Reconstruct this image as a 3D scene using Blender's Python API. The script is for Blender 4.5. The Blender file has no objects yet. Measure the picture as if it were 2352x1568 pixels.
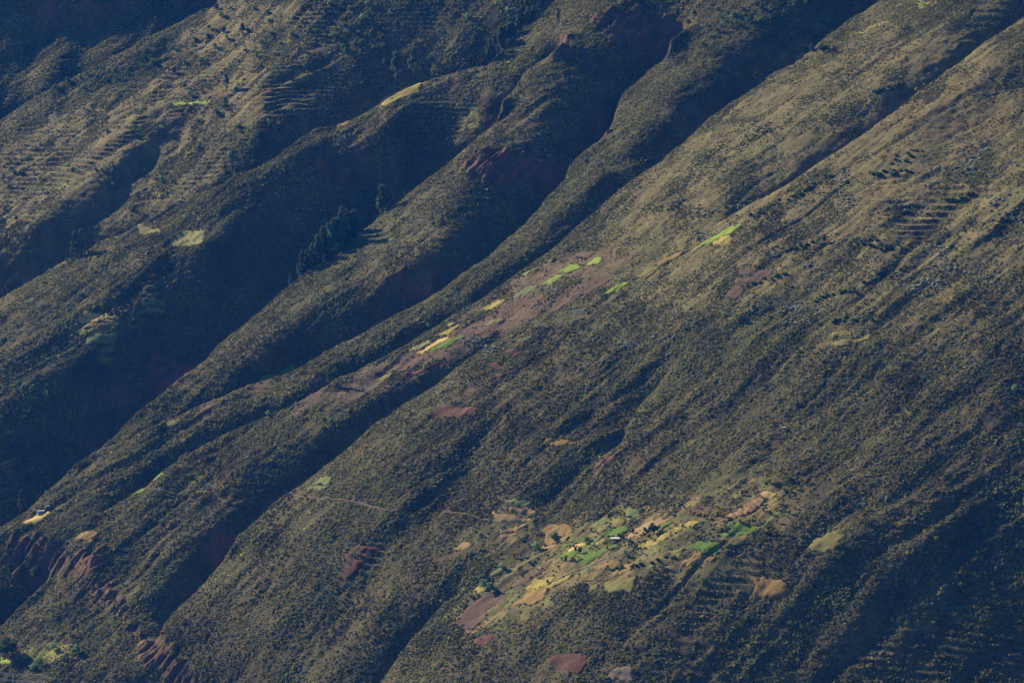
import bpy, math, random
import numpy as np
from mathutils import Vector

C = bpy.context.scene
R = math.radians
random.seed(7)
rng = np.random.default_rng(7)

# ---------------------------------------------------------------- camera, sky, sun, exposure
F = 8647.0                       # focal length in sheet units (frame 2352 wide)
PITCH = R(-5.14)
CAMZ = 700.0
HAZE = 2.8e-5
cam_d = bpy.data.cameras.new('camera'); cam = bpy.data.objects.new('camera', cam_d)
C.collection.objects.link(cam); C.camera = cam
cam_d.sensor_fit = 'HORIZONTAL'; cam_d.sensor_width = 36.0
cam_d.lens = 36.0 * F / 2352.0
cam_d.clip_start = 1.0; cam_d.clip_end = 30000.0
cam.location = (0, 0, CAMZ); cam.rotation_euler = (R(90) + PITCH, 0, 0)

SUN_EL, SUN_AZ = R(24.0), R(-42.0)        # azimuth from +Y, negative = to the left
sun_dir = Vector((math.sin(SUN_AZ) * math.cos(SUN_EL), math.cos(SUN_AZ) * math.cos(SUN_EL), math.sin(SUN_EL)))
W = bpy.data.worlds.new('World'); C.world = W; W.use_nodes = True
wn = W.node_tree.nodes; wl = W.node_tree.links
sky = wn.new('ShaderNodeTexSky'); sky.sky_type = 'NISHITA'; sky.sun_disc = False
sky.sun_elevation = SUN_EL; sky.sun_rotation = SUN_AZ; sky.altitude = 3200; sky.ozone_density = 3.0
bg = wn['Background']; bg.inputs['Strength'].default_value = 0.05
wl.new(sky.outputs[0], bg.inputs['Color'])
sd = bpy.data.lights.new('sun', 'SUN'); sd.energy = 5.0; sd.angle = R(0.5); sd.color = (1.0, 0.88, 0.69)
sun = bpy.data.objects.new('sun', sd); C.collection.objects.link(sun)
sun.location = (-500, 1500, 2500)
sun.rotation_euler = sun_dir.to_track_quat('Z', 'Y').to_euler()
C.view_settings.view_transform = 'Standard'; C.view_settings.look = 'None'
C.view_settings.exposure = 0.88; C.view_settings.gamma = 1.0
C.cycles.max_bounces = 4; C.cycles.diffuse_bounces = 3; C.cycles.volume_bounces = 0
C.cycles.glossy_bounces = 1; C.cycles.transmission_bounces = 1; C.cycles.transparent_max_bounces = 4

# ---------------------------------------------------------------- helpers
def tag(o, label=None, cat=None, group=None, kind=None):
    if label: o['label'] = label
    if cat: o['category'] = cat
    if group: o['group'] = group
    if kind: o['kind'] = kind
    return o

def mesh_np(name, V, Fc, mat=None, parent=None, smooth=False, link=True):
    me = bpy.data.meshes.new(name)
    V = np.ascontiguousarray(V, dtype=np.float32); Fc = np.ascontiguousarray(Fc, dtype=np.int32)
    k = Fc.shape[1]
    me.vertices.add(len(V)); me.vertices.foreach_set('co', V.ravel())
    me.loops.add(Fc.size); me.loops.foreach_set('vertex_index', Fc.ravel())
    me.polygons.add(len(Fc)); me.polygons.foreach_set('loop_start', np.arange(0, Fc.size, k, dtype=np.int32))
    if smooth: me.polygons.foreach_set('use_smooth', np.ones(len(Fc), dtype=bool))
    me.update(calc_edges=True)
    if mat: me.materials.append(mat)
    if not link: return me
    o = bpy.data.objects.new(name, me); C.collection.objects.link(o)
    if parent: o.parent = parent
    return o

def attr(me, name, arr):
    a = me.attributes.new(name, 'FLOAT', 'POINT'); a.data.foreach_set('value', np.ascontiguousarray(arr, dtype=np.float32).ravel())

def hash2(ix, iy, s):
    h = (ix.astype(np.int64) * 374761393 + iy.astype(np.int64) * 668265263 + s * 1442695041) & 0xffffffff
    h = ((h ^ (h >> 13)) * 1274126177) & 0xffffffff
    h = (h ^ (h >> 16)) & 0xffffffff
    return h.astype(np.float64) / 4294967295.0
def vnoise(x, y, s=0):
    ix = np.floor(x); iy = np.floor(y); fx = x - ix; fy = y - iy
    ix = ix.astype(np.int64); iy = iy.astype(np.int64)
    fx = fx * fx * fx * (fx * (fx * 6 - 15) + 10); fy = fy * fy * fy * (fy * (fy * 6 - 15) + 10)
    a = hash2(ix, iy, s); b = hash2(ix + 1, iy, s); c = hash2(ix, iy + 1, s); d = hash2(ix + 1, iy + 1, s)
    return (a + (b - a) * fx + (c - a) * fy + (a - b - c + d) * fx * fy) * 2 - 1
def fbm(x, y, s=0, o=4, g=0.5):
    r = np.zeros_like(x); am = 1.0; t = 0
    for i in range(o):
        r += am * vnoise(x, y, s + 17 * i); t += am; am *= g
        x, y = x * 1.9 + y * 0.5 + 3.1, y * 1.9 - x * 0.5 + 7.7
    return r / t
def sstep(a, b, x):
    t = np.clip((x - a) / (b - a), 0, 1); return t * t * (3 - 2 * t)

# ---------------------------------------------------------------- the lie of the land
# mean mountainside z = A x + B y - K (camera height is 0 here); its spurs are surveyed below
A_, B_, K_ = 0.52, 0.33, 1428.0
def ray(u, v):
    dx = (u - 1176.0) / F; dz = (784.0 - v) / F
    c, s = math.cos(PITCH), math.sin(PITCH)
    y = c - dz * s; z = s + dz * c
    return dx / y, z / y

SIL = {  # spur outlines: drop in metres to the valley floor seen behind, then the outline
'a': (70, 0, 0, [(500,-60),(500,7),(417,50),(333,93),(277,127),(200,167),(133,197),(67,233),(0,277),(-90,330)]),
'b': (130, 0, 0, [(1310,-60),(1277,3),(1217,53),(1147,120),(1124,147),(1084,157),(1044,170),(1001,182),(957,197),(937,207),(907,222),(867,240),(841,257),(811,270),(784,279),(760,286),(723,293),(683,320),(650,343),(600,373),(547,395),(500,423),(480,433),(430,458),(400,471),(363,490),(317,522),(290,533),(233,557),(190,589),(173,599),(147,605),(107,629),(67,649),(27,672),(0,685),(-90,730)]),
'c': (190, 60, 0, [(1325,66),(1304,77),(1277,113),(1262,130),(1241,147),(1201,173),(1181,207),(1151,233),(1147,260),(1131,287),(1104,307),(1074,330),(1034,370),(997,397),(951,433),(901,473),(841,522),(783,565),(760,579),(717,615),(673,649),(643,672),(600,719),(550,759),(500,799),(467,835),(430,862),(390,892),(350,925),(310,955),(267,995),(213,1044),(180,1071),(147,1098),(123,1118),(90,1148),(53,1182),(40,1188),(13,1202),(0,1211),(-90,1250)]),
'd': (80, 40, 120, [(1600,52),(1568,67),(1545,88),(1537,97),(1531,133),(1491,163),(1467,183),(1427,220),(1414,247),(1404,280),(1397,300),(1377,323),(1344,340),(1304,383),(1294,413),(1254,450),(1237,477),(1194,522),(1151,555),(1117,589),(1084,609),(1027,649),(1014,659),(957,695),(911,722),(874,739),(827,765),(784,787),(733,815),(667,849),(617,872),(567,892),(520,912),(467,935),(400,969),(333,999),(300,1022),(270,1045),(213,1075),(160,1112)]),
'e': (60, 0, 80, [(2100,-60),(2018,3),(1968,37),(1901,80),(1868,107),(1821,140),(1768,170),(1748,193),(1708,220),(1668,247),(1628,273),(1598,300),(1568,325),(1521,370),(1484,393),(1451,417),(1417,440),(1377,480),(1321,522),(1284,559),(1234,592),(1197,619),(1161,645),(1117,675),(1071,702),(1031,725),(991,752),(951,775),(897,805),(861,825),(817,849),(784,862),(750,885),(707,909),(667,932),(620,952),(567,979),(520,1002),(467,1025),(437,1045),(384,1078),(350,1098),(330,1115),(293,1135),(260,1158),(227,1178)]),
'f': (40, 0, 120, [(2450,-10),(2352,43),(2318,63),(2285,87),(2245,113),(2211,137),(2178,160),(2148,183),(2115,203),(2088,227),(2051,260),(2015,287),(1968,320),(1935,347),(1885,377),(1835,410),(1785,440),(1718,477),(1685,497),(1645,522)]),
'g': (65, 120, 50, [(1231,755),(1161,779),(1117,802),(1071,829),(1044,849),(1017,869),(971,899),(927,925),(894,952),(851,979),(827,1002),(784,1040),(734,1081),(694,1115),(657,1141),(617,1175),(584,1205),(547,1238),(520,1278),(500,1301),(467,1338),(437,1372),(407,1398),(374,1435),(364,1470)]),
'cone': (22, 20, 0, [(113,1322),(93,1345),(50,1390),(0,1438),(-90,1500)]),
'h': (10, 80, 60, [(1567,822),(1517,882),(1467,935),(1424,1015),(1351,1095),(1304,1155),(1264,1198),(1218,1231)]),
'i': (24, 60, 0, [(1061,1358),(1017,1388),(971,1438),(934,1478),(911,1512),(871,1567),(820,1650)]),
}
# how far each slope turns round its spur: 1 = looks along the valley to the left, 0 = turned away to the right, below 0 = crag
TURN = """50,20,.2 150,30,.2 100,60,.45 60,130,.2 20,180,.35 120,120,.8 90,140,.75 80,170,.7 140,180,.15 180,110,.1 240,100,.8 210,140,.75 270,80,.1 300,100,.1 380,40,.05 430,10,.05 345,30,.75 300,60,.3 110,30,-.3 200,30,-.3 250,25,-.2 150,60,.05
500,60,.7 560,40,.8 620,30,.5 700,40,.3 760,60,.15 830,80,.1 950,60,.12 1050,50,.25 1120,30,.3 1150,70,.3 1200,30,.05 1230,10,0 950,130,.08 880,160,.08 800,180,.08 1030,110,.4 1060,130,.25 1000,150,.12 1100,110,.1 450,90,.6 420,130,.7 350,180,.7 300,165,.3 230,190,.3 380,110,.35 500,120,.8 560,130,.95 600,160,.9 590,220,.9 450,200,.75 500,200,.8 400,230,.6 560,260,.8 520,290,.6 640,100,.6 660,150,.35 640,180,.25 640,212,.7 700,245,.5 740,270,.4 680,290,.08 620,320,.15 720,180,.12 780,230,.08 820,200,.08 880,200,.03 700,100,.25 625,255,.35
350,270,.35 330,310,.08 400,270,.1 440,265,.1 400,310,.03 370,350,.03 330,380,.03 300,400,.08 330,430,.02 260,460,.05 200,480,.1 160,500,.1 395,350,.02 470,270,.7 440,310,.8 420,350,.85 370,385,.85 350,410,.9 400,430,.8 440,400,.7 300,440,.8 480,330,.7 540,290,.7 560,340,.35 600,330,.12 520,380,.3 480,410,.5 340,470,.6 280,490,.5 240,510,.4 300,230,.6 230,260,.7 150,300,.6 100,360,.6 200,300,.6 220,330,.8 200,370,.8 150,400,.8 100,430,.8 60,460,.6 40,400,.5 60,500,.8 20,510,.9 100,480,.5 0,540,.2 40,560,.05 100,540,.03 160,525,.05 0,620,.02 60,610,.02 120,580,.02 200,540,.08 255,360,.5 250,210,.6 180,240,.65 100,300,.6 40,340,.6 60,270,.4 130,230,.35 0,310,.4
1240,60,.7 1270,30,.7 1180,120,.7 1150,150,.6 1100,180,.5 1050,200,.4 1000,215,.35 960,220,.4 1150,190,.3 1100,230,.3 1050,270,.3 1080,290,.5 1060,310,.4 990,250,.15 950,250,.05 900,250,.4 930,280,.05 870,262,.7 840,285,.6 900,330,.03 980,340,.03 980,300,.08 800,305,.3 770,310,.5 740,340,.08 700,360,.08 850,380,.03 900,420,.02 800,480,.02 700,450,.02 700,550,.02 650,400,.1 600,420,.15 560,440,.3 520,440,.55 540,480,.05 600,500,.03 600,620,.02 500,600,.03 440,480,.75 400,500,.8 440,545,.85 480,590,.1 430,590,.2 350,530,.7 310,570,.6 260,600,.6 200,640,.6 250,680,.4 300,640,.35 350,620,.2 400,620,.1 420,700,.02 480,650,.02 500,720,.01 150,690,.5 100,730,.5 50,760,.45 20,720,.6 200,740,.35 150,790,.3 100,850,.22 40,850,.25 0,900,.2 250,750,.15 300,720,.15 300,800,.04 230,830,.08 350,850,.01 200,900,.02 100,950,.05 30,980,.06 100,1050,.01 200,980,.01 0,1100,.01 430,780,.01 150,1040,0 60,1120,0
1250,165,.7 1290,170,.5 1330,160,.3 1280,220,.3 1240,210,.6 1220,260,.5 1300,200,.15 1350,240,.1 1400,200,.03 1430,160,.03 1460,130,0 1190,280,.6 1260,290,.2 1330,290,.05 1150,310,.7 1200,330,.6 1240,365,.5 1270,378,.4 1300,350,.05 1100,350,.75 1070,380,.7 1100,400,.4 1080,372,.5 1150,400,-.2 1220,410,-.3 1260,430,-.2 1100,440,.25 1050,420,.7 1000,450,.75 1060,480,.25 1120,500,.03 1200,470,.02 1020,510,.6 960,500,.75 900,540,.75 980,560,.7 1040,560,.3 1080,580,.03 930,600,.6 880,600,.65 990,610,.15 950,640,.05 1000,650,-.1 850,580,.6 830,640,.5 860,670,.25 920,690,0 780,640,.6 740,670,.6 780,690,.35 830,720,.02 700,700,.6 650,740,.6 700,750,.25 750,770,.02 640,790,.3 600,790,.6 560,810,.6 620,835,.05 680,820,.02 530,840,.6 500,860,.6 560,870,.1 470,890,.5 430,890,.6 390,930,.25 450,930,.08 330,970,.4 360,990,.12 280,1020,.5 240,1050,.5 180,1100,.5 120,1150,.5
1330,40,.6 1380,15,.6 1300,90,.6 1340,90,.4 1400,60,.1 1380,130,.1 1450,80,-.25 1420,90,-.2 1450,30,.05 1500,60,0 1520,20,.05 1490,110,-.2 1470,60,-.2
1600,60,.6 1660,40,.4 1700,80,.35 1640,100,.6 1600,150,.6 1540,180,.7 1490,230,.7 1700,130,.1 1780,100,.06 1850,40,.06 1900,20,.03 1680,160,.15 1600,200,.3 1620,230,.05 1520,250,.6 1570,260,.05 1450,270,.75 1500,290,.25 1550,300,.02 1400,320,.8 1440,330,.6 1480,330,.06 1500,355,.15 1450,360,.2 1380,370,.6 1430,388,.6 1400,415,.02 1350,400,.7 1320,430,.75 1370,445,.03 1280,470,.75 1320,480,.2 1250,510,.75 1280,520,.2 1200,550,.75 1230,575,.03 1130,600,.75 1150,632,.03 1070,650,.75 1100,675,.03 1000,690,.7 1000,735,.02 900,750,.65 920,780,.02 830,790,.6 860,815,.02 760,820,.6 800,840,.02 700,855,.7 740,880,.03 640,890,.7 680,912,.1 580,915,.7 600,940,.1 520,940,.6 540,970,.05 450,980,.5 470,1008,.1 380,1020,.5 380,1060,.1 300,1070,.5 300,1115,.2 220,1120,.5 200,1165,.4 150,1180,.5
2050,50,.9 2000,100,.9 1950,150,.85 2100,80,.85 2150,50,.8 2200,60,.35 2150,120,.55 2250,50,.25 1900,200,.8 2000,200,.6 2080,180,.4 2050,220,.15 1850,250,.75 1900,280,.5 1980,270,.3 1750,300,.75 1830,330,.6 1880,335,.25 1700,350,.75 1760,380,.45 1790,410,.4 1650,400,.75 1680,440,.4 1700,462,.2 1580,430,.75 1600,480,.6 1500,480,.8 1530,540,.6 1450,530,.75 1350,580,.75 1400,640,.7 1300,660,.75 1200,700,.75 1250,725,.45 1100,760,.7 1000,800,.7 1050,818,.35 900,850,.7 980,870,.1 850,890,.6 900,925,.02 950,895,.03 780,930,.55 830,970,.02 700,930,.7 870,945,.02
720,970,.6 650,1000,.6 700,1010,.25 740,1000,.08 780,1010,.01 600,1030,.65 640,1060,.25 680,1085,.02 560,1060,.6 590,1110,.25 620,1145,.02 500,1110,.7 530,1150,.35 560,1195,.05 480,1080,.35 450,1110,.5 440,1160,.6 470,1200,.4 500,1250,.05 390,1200,.6 420,1260,.4 450,1310,.08 350,1270,.6 370,1330,.35 400,1370,.08 310,1350,.6 420,1060,.6 350,1120,.6 300,1160,.6 260,1190,.5 350,1180,.3 300,1240,.35 260,1290,.25 400,1150,.2 230,1240,.4 200,1220,.5
2320,100,.8 2250,150,.75 2300,150,.6 2280,180,.2 2330,180,.15 2200,190,.75 2150,220,.7 2200,240,.2 2250,260,.15 2300,250,.6 2340,230,.7 2100,260,.7 2150,290,.25 2200,300,.45 2050,310,.65 2000,350,.7 2050,350,.5 2100,320,.5 2230,320,.7 2300,350,.7 2150,380,.6 1950,400,.7 2050,430,.35 1880,450,.65 2000,470,.6 1800,500,.6 1700,540,.75 1850,560,.3 1950,520,.6 1780,590,.5 1650,600,.7 1600,640,.7 1500,650,.7 2000,600,.5 2080,550,.25 2150,600,.5 2250,500,.65 2320,600,.6 1700,700,.55 1550,720,.65 1450,700,.5 1400,740,.65 1350,770,.6 1500,780,.6 1300,820,.6 1200,850,.6 1250,880,.5 1850,750,.5 1950,800,.45 1750,800,.4 1650,850,.45 1600,860,.4 1540,850,.35 1700,900,.45 1100,920,.6 1150,960,.5 1050,980,.6 1000,1020,.6 1100,980,.1 1075,1030,.1 1040,1080,.08 950,1080,.6 1000,1120,.3 900,1130,.6 955,1165,.15 850,1200,.6 900,1230,.2 780,1260,.6 850,1280,.15 700,1330,.55 800,1340,.15 620,1400,.55 740,1420,.3 560,1450,.5 500,1500,.5 650,1480,.35 560,1540,.3 430,1500,.3
1200,970,.6 1140,1000,.65 1250,1050,.45 1100,1060,.65 1180,1100,.5 1300,1060,.4 1350,1020,.5 1400,1000,.3 1320,1100,.32 1280,1160,.3 1230,1200,.28 1060,1130,.6 1120,1180,.55 1200,1180,.25 1010,1180,.6 1080,1240,.55 1150,1240,.4 950,1260,.6 1020,1300,.5 1100,1280,.4 900,1330,.6 980,1370,.35 1040,1340,.12 850,1380,.6 920,1430,.25 970,1400,.05 800,1450,.55 860,1490,.3 900,1480,.05 740,1530,.5 820,1550,.3 870,1530,.05 1500,860,.35 1450,930,.32 1400,1030,.25
1620,900,.5 1560,980,.5 1500,1050,.55 1430,1120,.7 1350,1190,.8 1280,1240,.9 1400,1200,.9 1500,1180,.9 1600,1160,.85 1700,1130,.75 1400,1260,.9 1500,1240,.9 1600,1220,.75 1300,1300,.85 1230,1310,.8 1150,1350,.85 1250,1360,.7 1200,1400,.6 1100,1400,.7 1050,1440,.6 1000,1480,.55 950,1530,.5 1100,1500,.5 1300,1420,.4 1450,1330,.4 1400,1400,.4 1550,1300,.25 1550,1400,.2 1700,1270,.25 1750,1340,.4 1650,1340,.25 1800,1200,.6 1700,1000,.6 1800,1050,.7 1900,1100,.75 2000,1050,.65 1800,950,.5 1950,950,.5 2050,900,.4 2100,1000,.45 2200,950,.3 2200,1080,.3 2300,1000,.18 2340,900,.2 2100,1150,.45 2250,1180,.2 2050,1230,.35 1950,1200,.45 2150,1250,.2 2300,1250,.1 1950,1300,.12 2020,1295,.04 2100,1320,.02 2200,1330,.02 2300,1340,.01 2000,1380,.06 2100,1400,.05 2200,1420,.03 2330,1420,.02 1900,1400,.2 1800,1350,.3 1750,1430,.25 1850,1480,.15 2000,1480,.08 2100,1500,.05 2300,1520,.01 1500,1480,.2 1600,1450,.15 1300,1520,.4 1500,1550,.2 1700,1540,.15 1900,1550,.06
50,1262,-.4 100,1295,-.6 160,1290,-.6 210,1305,-.5 225,1345,-.4 270,1380,-.5 300,1420,-.4 340,1490,-.4 360,1530,-.4 400,1530,-.2 100,1225,.6 60,1220,.6 180,1225,.6 120,1350,.5 150,1375,.25 100,1400,.45 140,1420,.25 60,1440,.45 40,1480,.5 90,1480,.45 200,1385,.1 230,1415,.35 250,1450,.55 220,1490,.5 280,1440,.5 310,1500,.4 180,1460,.15 60,1515,.7 150,1510,.6 100,1540,.5 200,1540,.5 260,1530,.5 30,1390,.03 70,1360,.03 20,1330,.3 10,1300,.3"""
TURN = [tuple(float(a) for a in t.split(',')) for t in TURN.split()]
TURN = [(u, v, max(t, .17) if u > 1850 and v > 1270 else t) for u, v, t in TURN]

def cp(crop, pts):
    """polygon read off one of six enlargements of the survey sheet"""
    ox, oy = {0:(0,0), 1:(0,0), 2:(784,0), 3:(1568,0), 4:(0,522.4), 5:(784,522.4), 6:(1568,522.4), 7:(0,1045), 8:(784,1045), 9:(1568,1045)}[crop]
    k = 1.0 if crop == 0 else 1/3.0
    if isinstance(pts, str): pts = [tuple(float(a) for a in t.split(',')) for t in pts.split()]
    return [(x * k + ox, y * k + oy) for x, y in pts]
ROCK = [cp(0, '10,1240 60,1225 110,1250 170,1250 230,1262 240,1295 260,1345 290,1385 300,1425 330,1460 370,1480 420,1560 440,1600 380,1600 330,1510 290,1440 250,1400 215,1365 165,1320 125,1305 100,1340 40,1300 10,1290'),
        cp(0, '1345,50 1400,20 1480,20 1530,60 1520,110 1490,163 1450,110 1400,100'), cp(0, '1290,90 1310,120 1290,135 1270,120'), cp(0, '1070,365 1140,360 1290,385 1294,415 1260,440 1200,430 1150,410 1080,400'),
        cp(0, '1370,280 1400,250 1395,310 1370,330'), cp(0, '1535,90 1570,60 1540,140'), cp(0, '900,650 1010,630 1010,655 930,690'), cp(0, '1140,235 1160,230 1150,270 1130,285'),
        cp(0, '90,10 280,5 290,30 200,60 110,60'), cp(0, '180,20 240,10 230,55'), cp(0, '380,0 480,0 470,20 380,15'), cp(0, '470,1230 540,1230 540,1270 480,1270'), cp(0, '700,365 780,380 800,430 720,400'), cp(0, '350,830 440,840 430,880 360,870'),
        cp(0, '1360,1080 1420,1045 1420,1060 1380,1095'), cp(0, '530,1240 545,1210 540,1270')]
def inpoly(x, y, P_):
    ins = np.zeros(x.shape, bool); m = len(P_); j = m - 1
    for i in range(m):
        xi, yi = P_[i]; xj, yj = P_[j]
        c = ((yi > y) != (yj > y)) & (x < (xj - xi) * (y - yi) / (yj - yi + 1e-12) + xi)
        ins ^= c; j = i
    return ins
def to_uv(u, v):                  # sheet position -> bearing, elevation (tangents)
    return ray(u, v)
U0, U1, V0, V1 = -0.146, 0.146, -0.192, 0.0125
def pcg(diag_w, hx, hy, wx, wy, tx, ty, data, x0, it):
    """minimise wx (dx-tx)^2 + wy (dy-ty)^2 + diag_w (x-data)^2 on a grid"""
    def Aop(x):
        r = diag_w * x
        d = wx * (x[:, 1:] - x[:, :-1]); r[:, 1:] += d; r[:, :-1] -= d
        d = wy * (x[1:] - x[:-1]); r[1:] += d; r[:-1] -= d
        return r
    b = diag_w * data
    d = wx * tx; b[:, 1:] += d; b[:, :-1] -= d
    d = wy * ty; b[1:] += d; b[:-1] -= d
    Dg = diag_w + 0.0
    Dg[:, 1:] += wx; Dg[:, :-1] += wx; Dg[1:] += wy; Dg[:-1] += wy
    x = x0.copy(); r = b - Aop(x); z = r / Dg; p = z.copy(); rz = (r * z).sum(); r0 = math.sqrt((b*b).sum()) + 1e-30
    for _ in range(it):
        Ap = Aop(p); al = rz / (p * Ap).sum(); x += al * p; r -= al * Ap
        if math.sqrt((r * r).sum()) < 1e-9 * r0: break
        z = r / Dg; rz2 = (r * z).sum(); p = z + (rz2 / rz) * p; rz = rz2
    return x
def up2(a, shape):
    i = np.linspace(0, a.shape[0]-1, shape[0]); j = np.linspace(0, a.shape[1]-1, shape[1])
    i0 = np.clip(i.astype(int), 0, a.shape[0]-2); j0 = np.clip(j.astype(int), 0, a.shape[1]-2); fi = (i-i0)[:, None]; fj = (j-j0)[None]
    return a[i0][:, j0]*(1-fi)*(1-fj) + a[i0+1][:, j0]*fi*(1-fj) + a[i0][:, j0+1]*(1-fi)*fj + a[i0+1][:, j0+1]*fi*fj
silp = {}
for nm, (J, ta, tb, L) in SIL.items():
    q = np.array([to_uv(*p) for p in L]); sg = np.hypot(*np.diff(np.array(L, float), axis=0).T); cum = np.concatenate([[0], np.cumsum(sg)])
    tp = np.ones(len(L))
    if ta: tp = np.minimum(tp, np.clip(cum / ta, 0.04, 1))
    if tb: tp = np.minimum(tp, np.clip((cum[-1] - cum) / tb, 0.04, 1))
    silp[nm] = (q, J * tp)
def crossings(us):
    """for each bearing: list of (elevation, jump)"""
    out = [[] for _ in us]
    for nm, (q, J) in silp.items():
        for (a, b, ja, jb) in zip(q[:-1], q[1:], J[:-1], J[1:]):
            lo, hi = min(a[0], b[0]), max(a[0], b[0])
            if hi - lo < 1e-9: continue
            for k in np.where((us >= lo) & (us < hi))[0]:
                t = (us[k] - a[0]) / (b[0] - a[0]); out[k].append((a[1] + (b[1]-a[1])*t, ja + (jb-ja)*t))
    return [sorted(o) for o in out]
def solve(nc, nr, w0, k0, it):
    us = np.linspace(U0, U1, nc); vs = np.linspace(V0, V1, nr); du, dv = us[1]-us[0], vs[1]-vs[0]
    cutx = np.ones((nr, nc-1)); cuty = np.ones((nr-1, nc)); jy = np.zeros((nr-1, nc)); cr = crossings(us)
    for c, L in enumerate(cr):
        for (vv, J) in L:
            r = int(np.floor((vv - V0) / dv))
            if 0 <= r < nr-1: cuty[r, c] = 0; jy[r, c] = J
    for nm, (q, J) in silp.items():          # sideways links across an outline
        for (a, b) in zip(q[:-1], q[1:]):
            lo, hi = min(a[1], b[1]), max(a[1], b[1])
            if hi - lo < 1e-9: continue
            for r in np.where((vs >= lo) & (vs < hi))[0]:
                x = a[0] + (b[0]-a[0]) * (vs[r]-a[1]) / (b[1]-a[1]); c = int(np.floor((x - U0) / du))
                if 0 <= c < nc-1: cutx[r, c] = 0
    UU, VV = np.meshgrid(us, vs)
    # 1: spread the surveyed turn within each spur
    dw = np.full((nr, nc), 2e-4); dd = np.full((nr, nc), 0.4)
    rad = 16.0 / F
    for (u, v, t) in TURN:
        a, b = to_uv(u, v)
        c0, c1 = int((a-rad-U0)/du)-1, int((a+rad-U0)/du)+2; r0, r1 = int((b-rad-V0)/dv)-1, int((b+rad-V0)/dv)+2
        for r in range(max(r0, 0), min(r1, nr)):
            for c in range(max(c0, 0), min(c1, nc)):
                g = math.exp(-(((us[c]-a)/rad)**2 + ((vs[r]-b)/rad)**2) * 1.5) * 3.0
                if g > dw[r, c]: dw[r, c] = g; dd[r, c] = t
    for c, L in enumerate(cr):
        for (vv, J) in L:
            r = int(np.floor((vv - V0) / dv)); h = max(1, int(round(5.0 / F / dv)))
            for k in range(h):
                if 0 <= r-k < nr and J > 8: dw[r-k, c] = 1.0; dd[r-k, c] = 0.85
                if 0 <= r+1+k < nr and J > 14: dw[r+1+k, c] = 0.6; dd[r+1+k, c] = 0.03
    for q_, pl in enumerate(ROCK[:12]):
        pr_ = np.array([to_uv(*p) for p in pl]); mm_ = inpoly(UU, VV, pr_)
        dw[mm_] = 2.0; dd[mm_] = -.75 if q_ == 0 else -.3
    sc = (nc / 280.0) ** 2
    T = pcg(dw, du, dv, cutx * 1.0 * sc**0, cuty * 1.0, np.zeros((nr, nc-1)), np.zeros((nr-1, nc)), dd, k0, it)
    k = np.interp(T, [-1, -.5, -.2, 0, .1, .25, .5, .75, 1], KV)
    gx = A_ - k * B_ / math.hypot(A_, B_); gy = B_ + k * A_ / math.hypot(A_, B_)
    ty = dv / (gy - VV); tx = du * gx / (VV - gy - UU * gx)
    ty = 0.5 * (ty[1:] + ty[:-1]); tx = 0.5 * (tx[:, 1:] + tx[:, :-1])
    Yp = K_ / (B_ + A_ * UU - VV); data = np.log(Yp)
    ty = np.where(cuty > 0, ty, jy / Yp[:-1] + ty)
    wy = np.where(cuty > 0, 1.0, 0.02); wx = cutx * 0.8
    x = pcg(np.full((nr, nc), 1.5e-5 / sc), du, dv, wx, wy, tx, ty, data, np.log(Yp) if w0 is None else w0, it * 2)
    return us, vs, x, T, cr
KV = [3.5, 2.2, 1.2, 0.85, 0.68, 0.38, 0.09, -0.03, -0.17]
gw = gk = None
for (nc, nr, it) in ((72, 52, 400), (144, 104, 300), (288, 208, 300), (576, 416, 200)):
    us, vs, gw, gk, cr = solve(nc, nr, None if gw is None else up2(gw, (nr, nc)), np.full((nr, nc), .4) if gk is None else up2(gk, (nr, nc)), it)
W_ = gw

gl = math.hypot(A_, B_); ea = np.array([A_, B_]) / gl; eb = np.array([B_, -A_]) / gl   # fall line, contour line
NC, NR = 860, 2500
tcol = np.linspace(-1, 1, NC); UG = 0.150 * tcol + np.sign(tcol) * np.clip(np.abs(tcol) - 0.95, 0, 1) * 7.0
trow = np.linspace(0, 1, NR)
YG = np.interp(trow, [0, .04, .30, .70, .95, 1.0], [1750, 2280, 3050, 4500, 6400, 9500])
def column(w, u, crs):
    """ground profile (y, z) along one bearing"""
    Yv = np.exp(w); ys = [Yv[0] * 0.4, Yv[0] * 0.8]; zs = None
    pts = []; ci = 0; crs = [c for c in crs if V0 < c[0] < V1]
    for j in range(len(vs)):
        while ci < len(crs) and crs[ci][0] < vs[j]:
            vv, J = crs[ci]; ci += 1
            if not pts: continue
            g = (w[j-1] - w[j-2]) if j > 1 else 0.0; g = min(max(g, 0), .004)
            yc = Yv[j-1] * math.exp(g * (vv - vs[j-1]) / (vs[1]-vs[0])); g2 = (w[j+1] - w[j]) if j + 1 < len(vs) else 0; g2 = min(max(g2, 0), .004)
            yf = Yv[j] * math.exp(-g2 * (vs[j] - vv) / (vs[1]-vs[0]))
            yf = max(yf, yc + 0.5 + 0.25 * J)
            gap = yf - yc; pts.append((yc, vv * yc))
            if gap > 4:
                for t in (.08, .2, .35, .5, .65, .8, .92):
                    y = yc + gap * t; pts.append((y, vv * y - 0.30 * gap * (1 - (2*t-1)**2) ** 0.9 * (0.75 + .5*(t > .4))))
            pts.append((yf, vv * yf))
        pts.append((Yv[j], vs[j] * Yv[j]))
    pts = np.array(pts); y = np.maximum.accumulate(pts[:, 0] + np.arange(len(pts)) * 1e-4)
    return y, pts[:, 1]
Zb = np.zeros((NR, NC)); TURNG = np.zeros((NR, NC))
crF = crossings(np.clip(UG, U0 + 1e-6, U1 - 1e-6))
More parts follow.
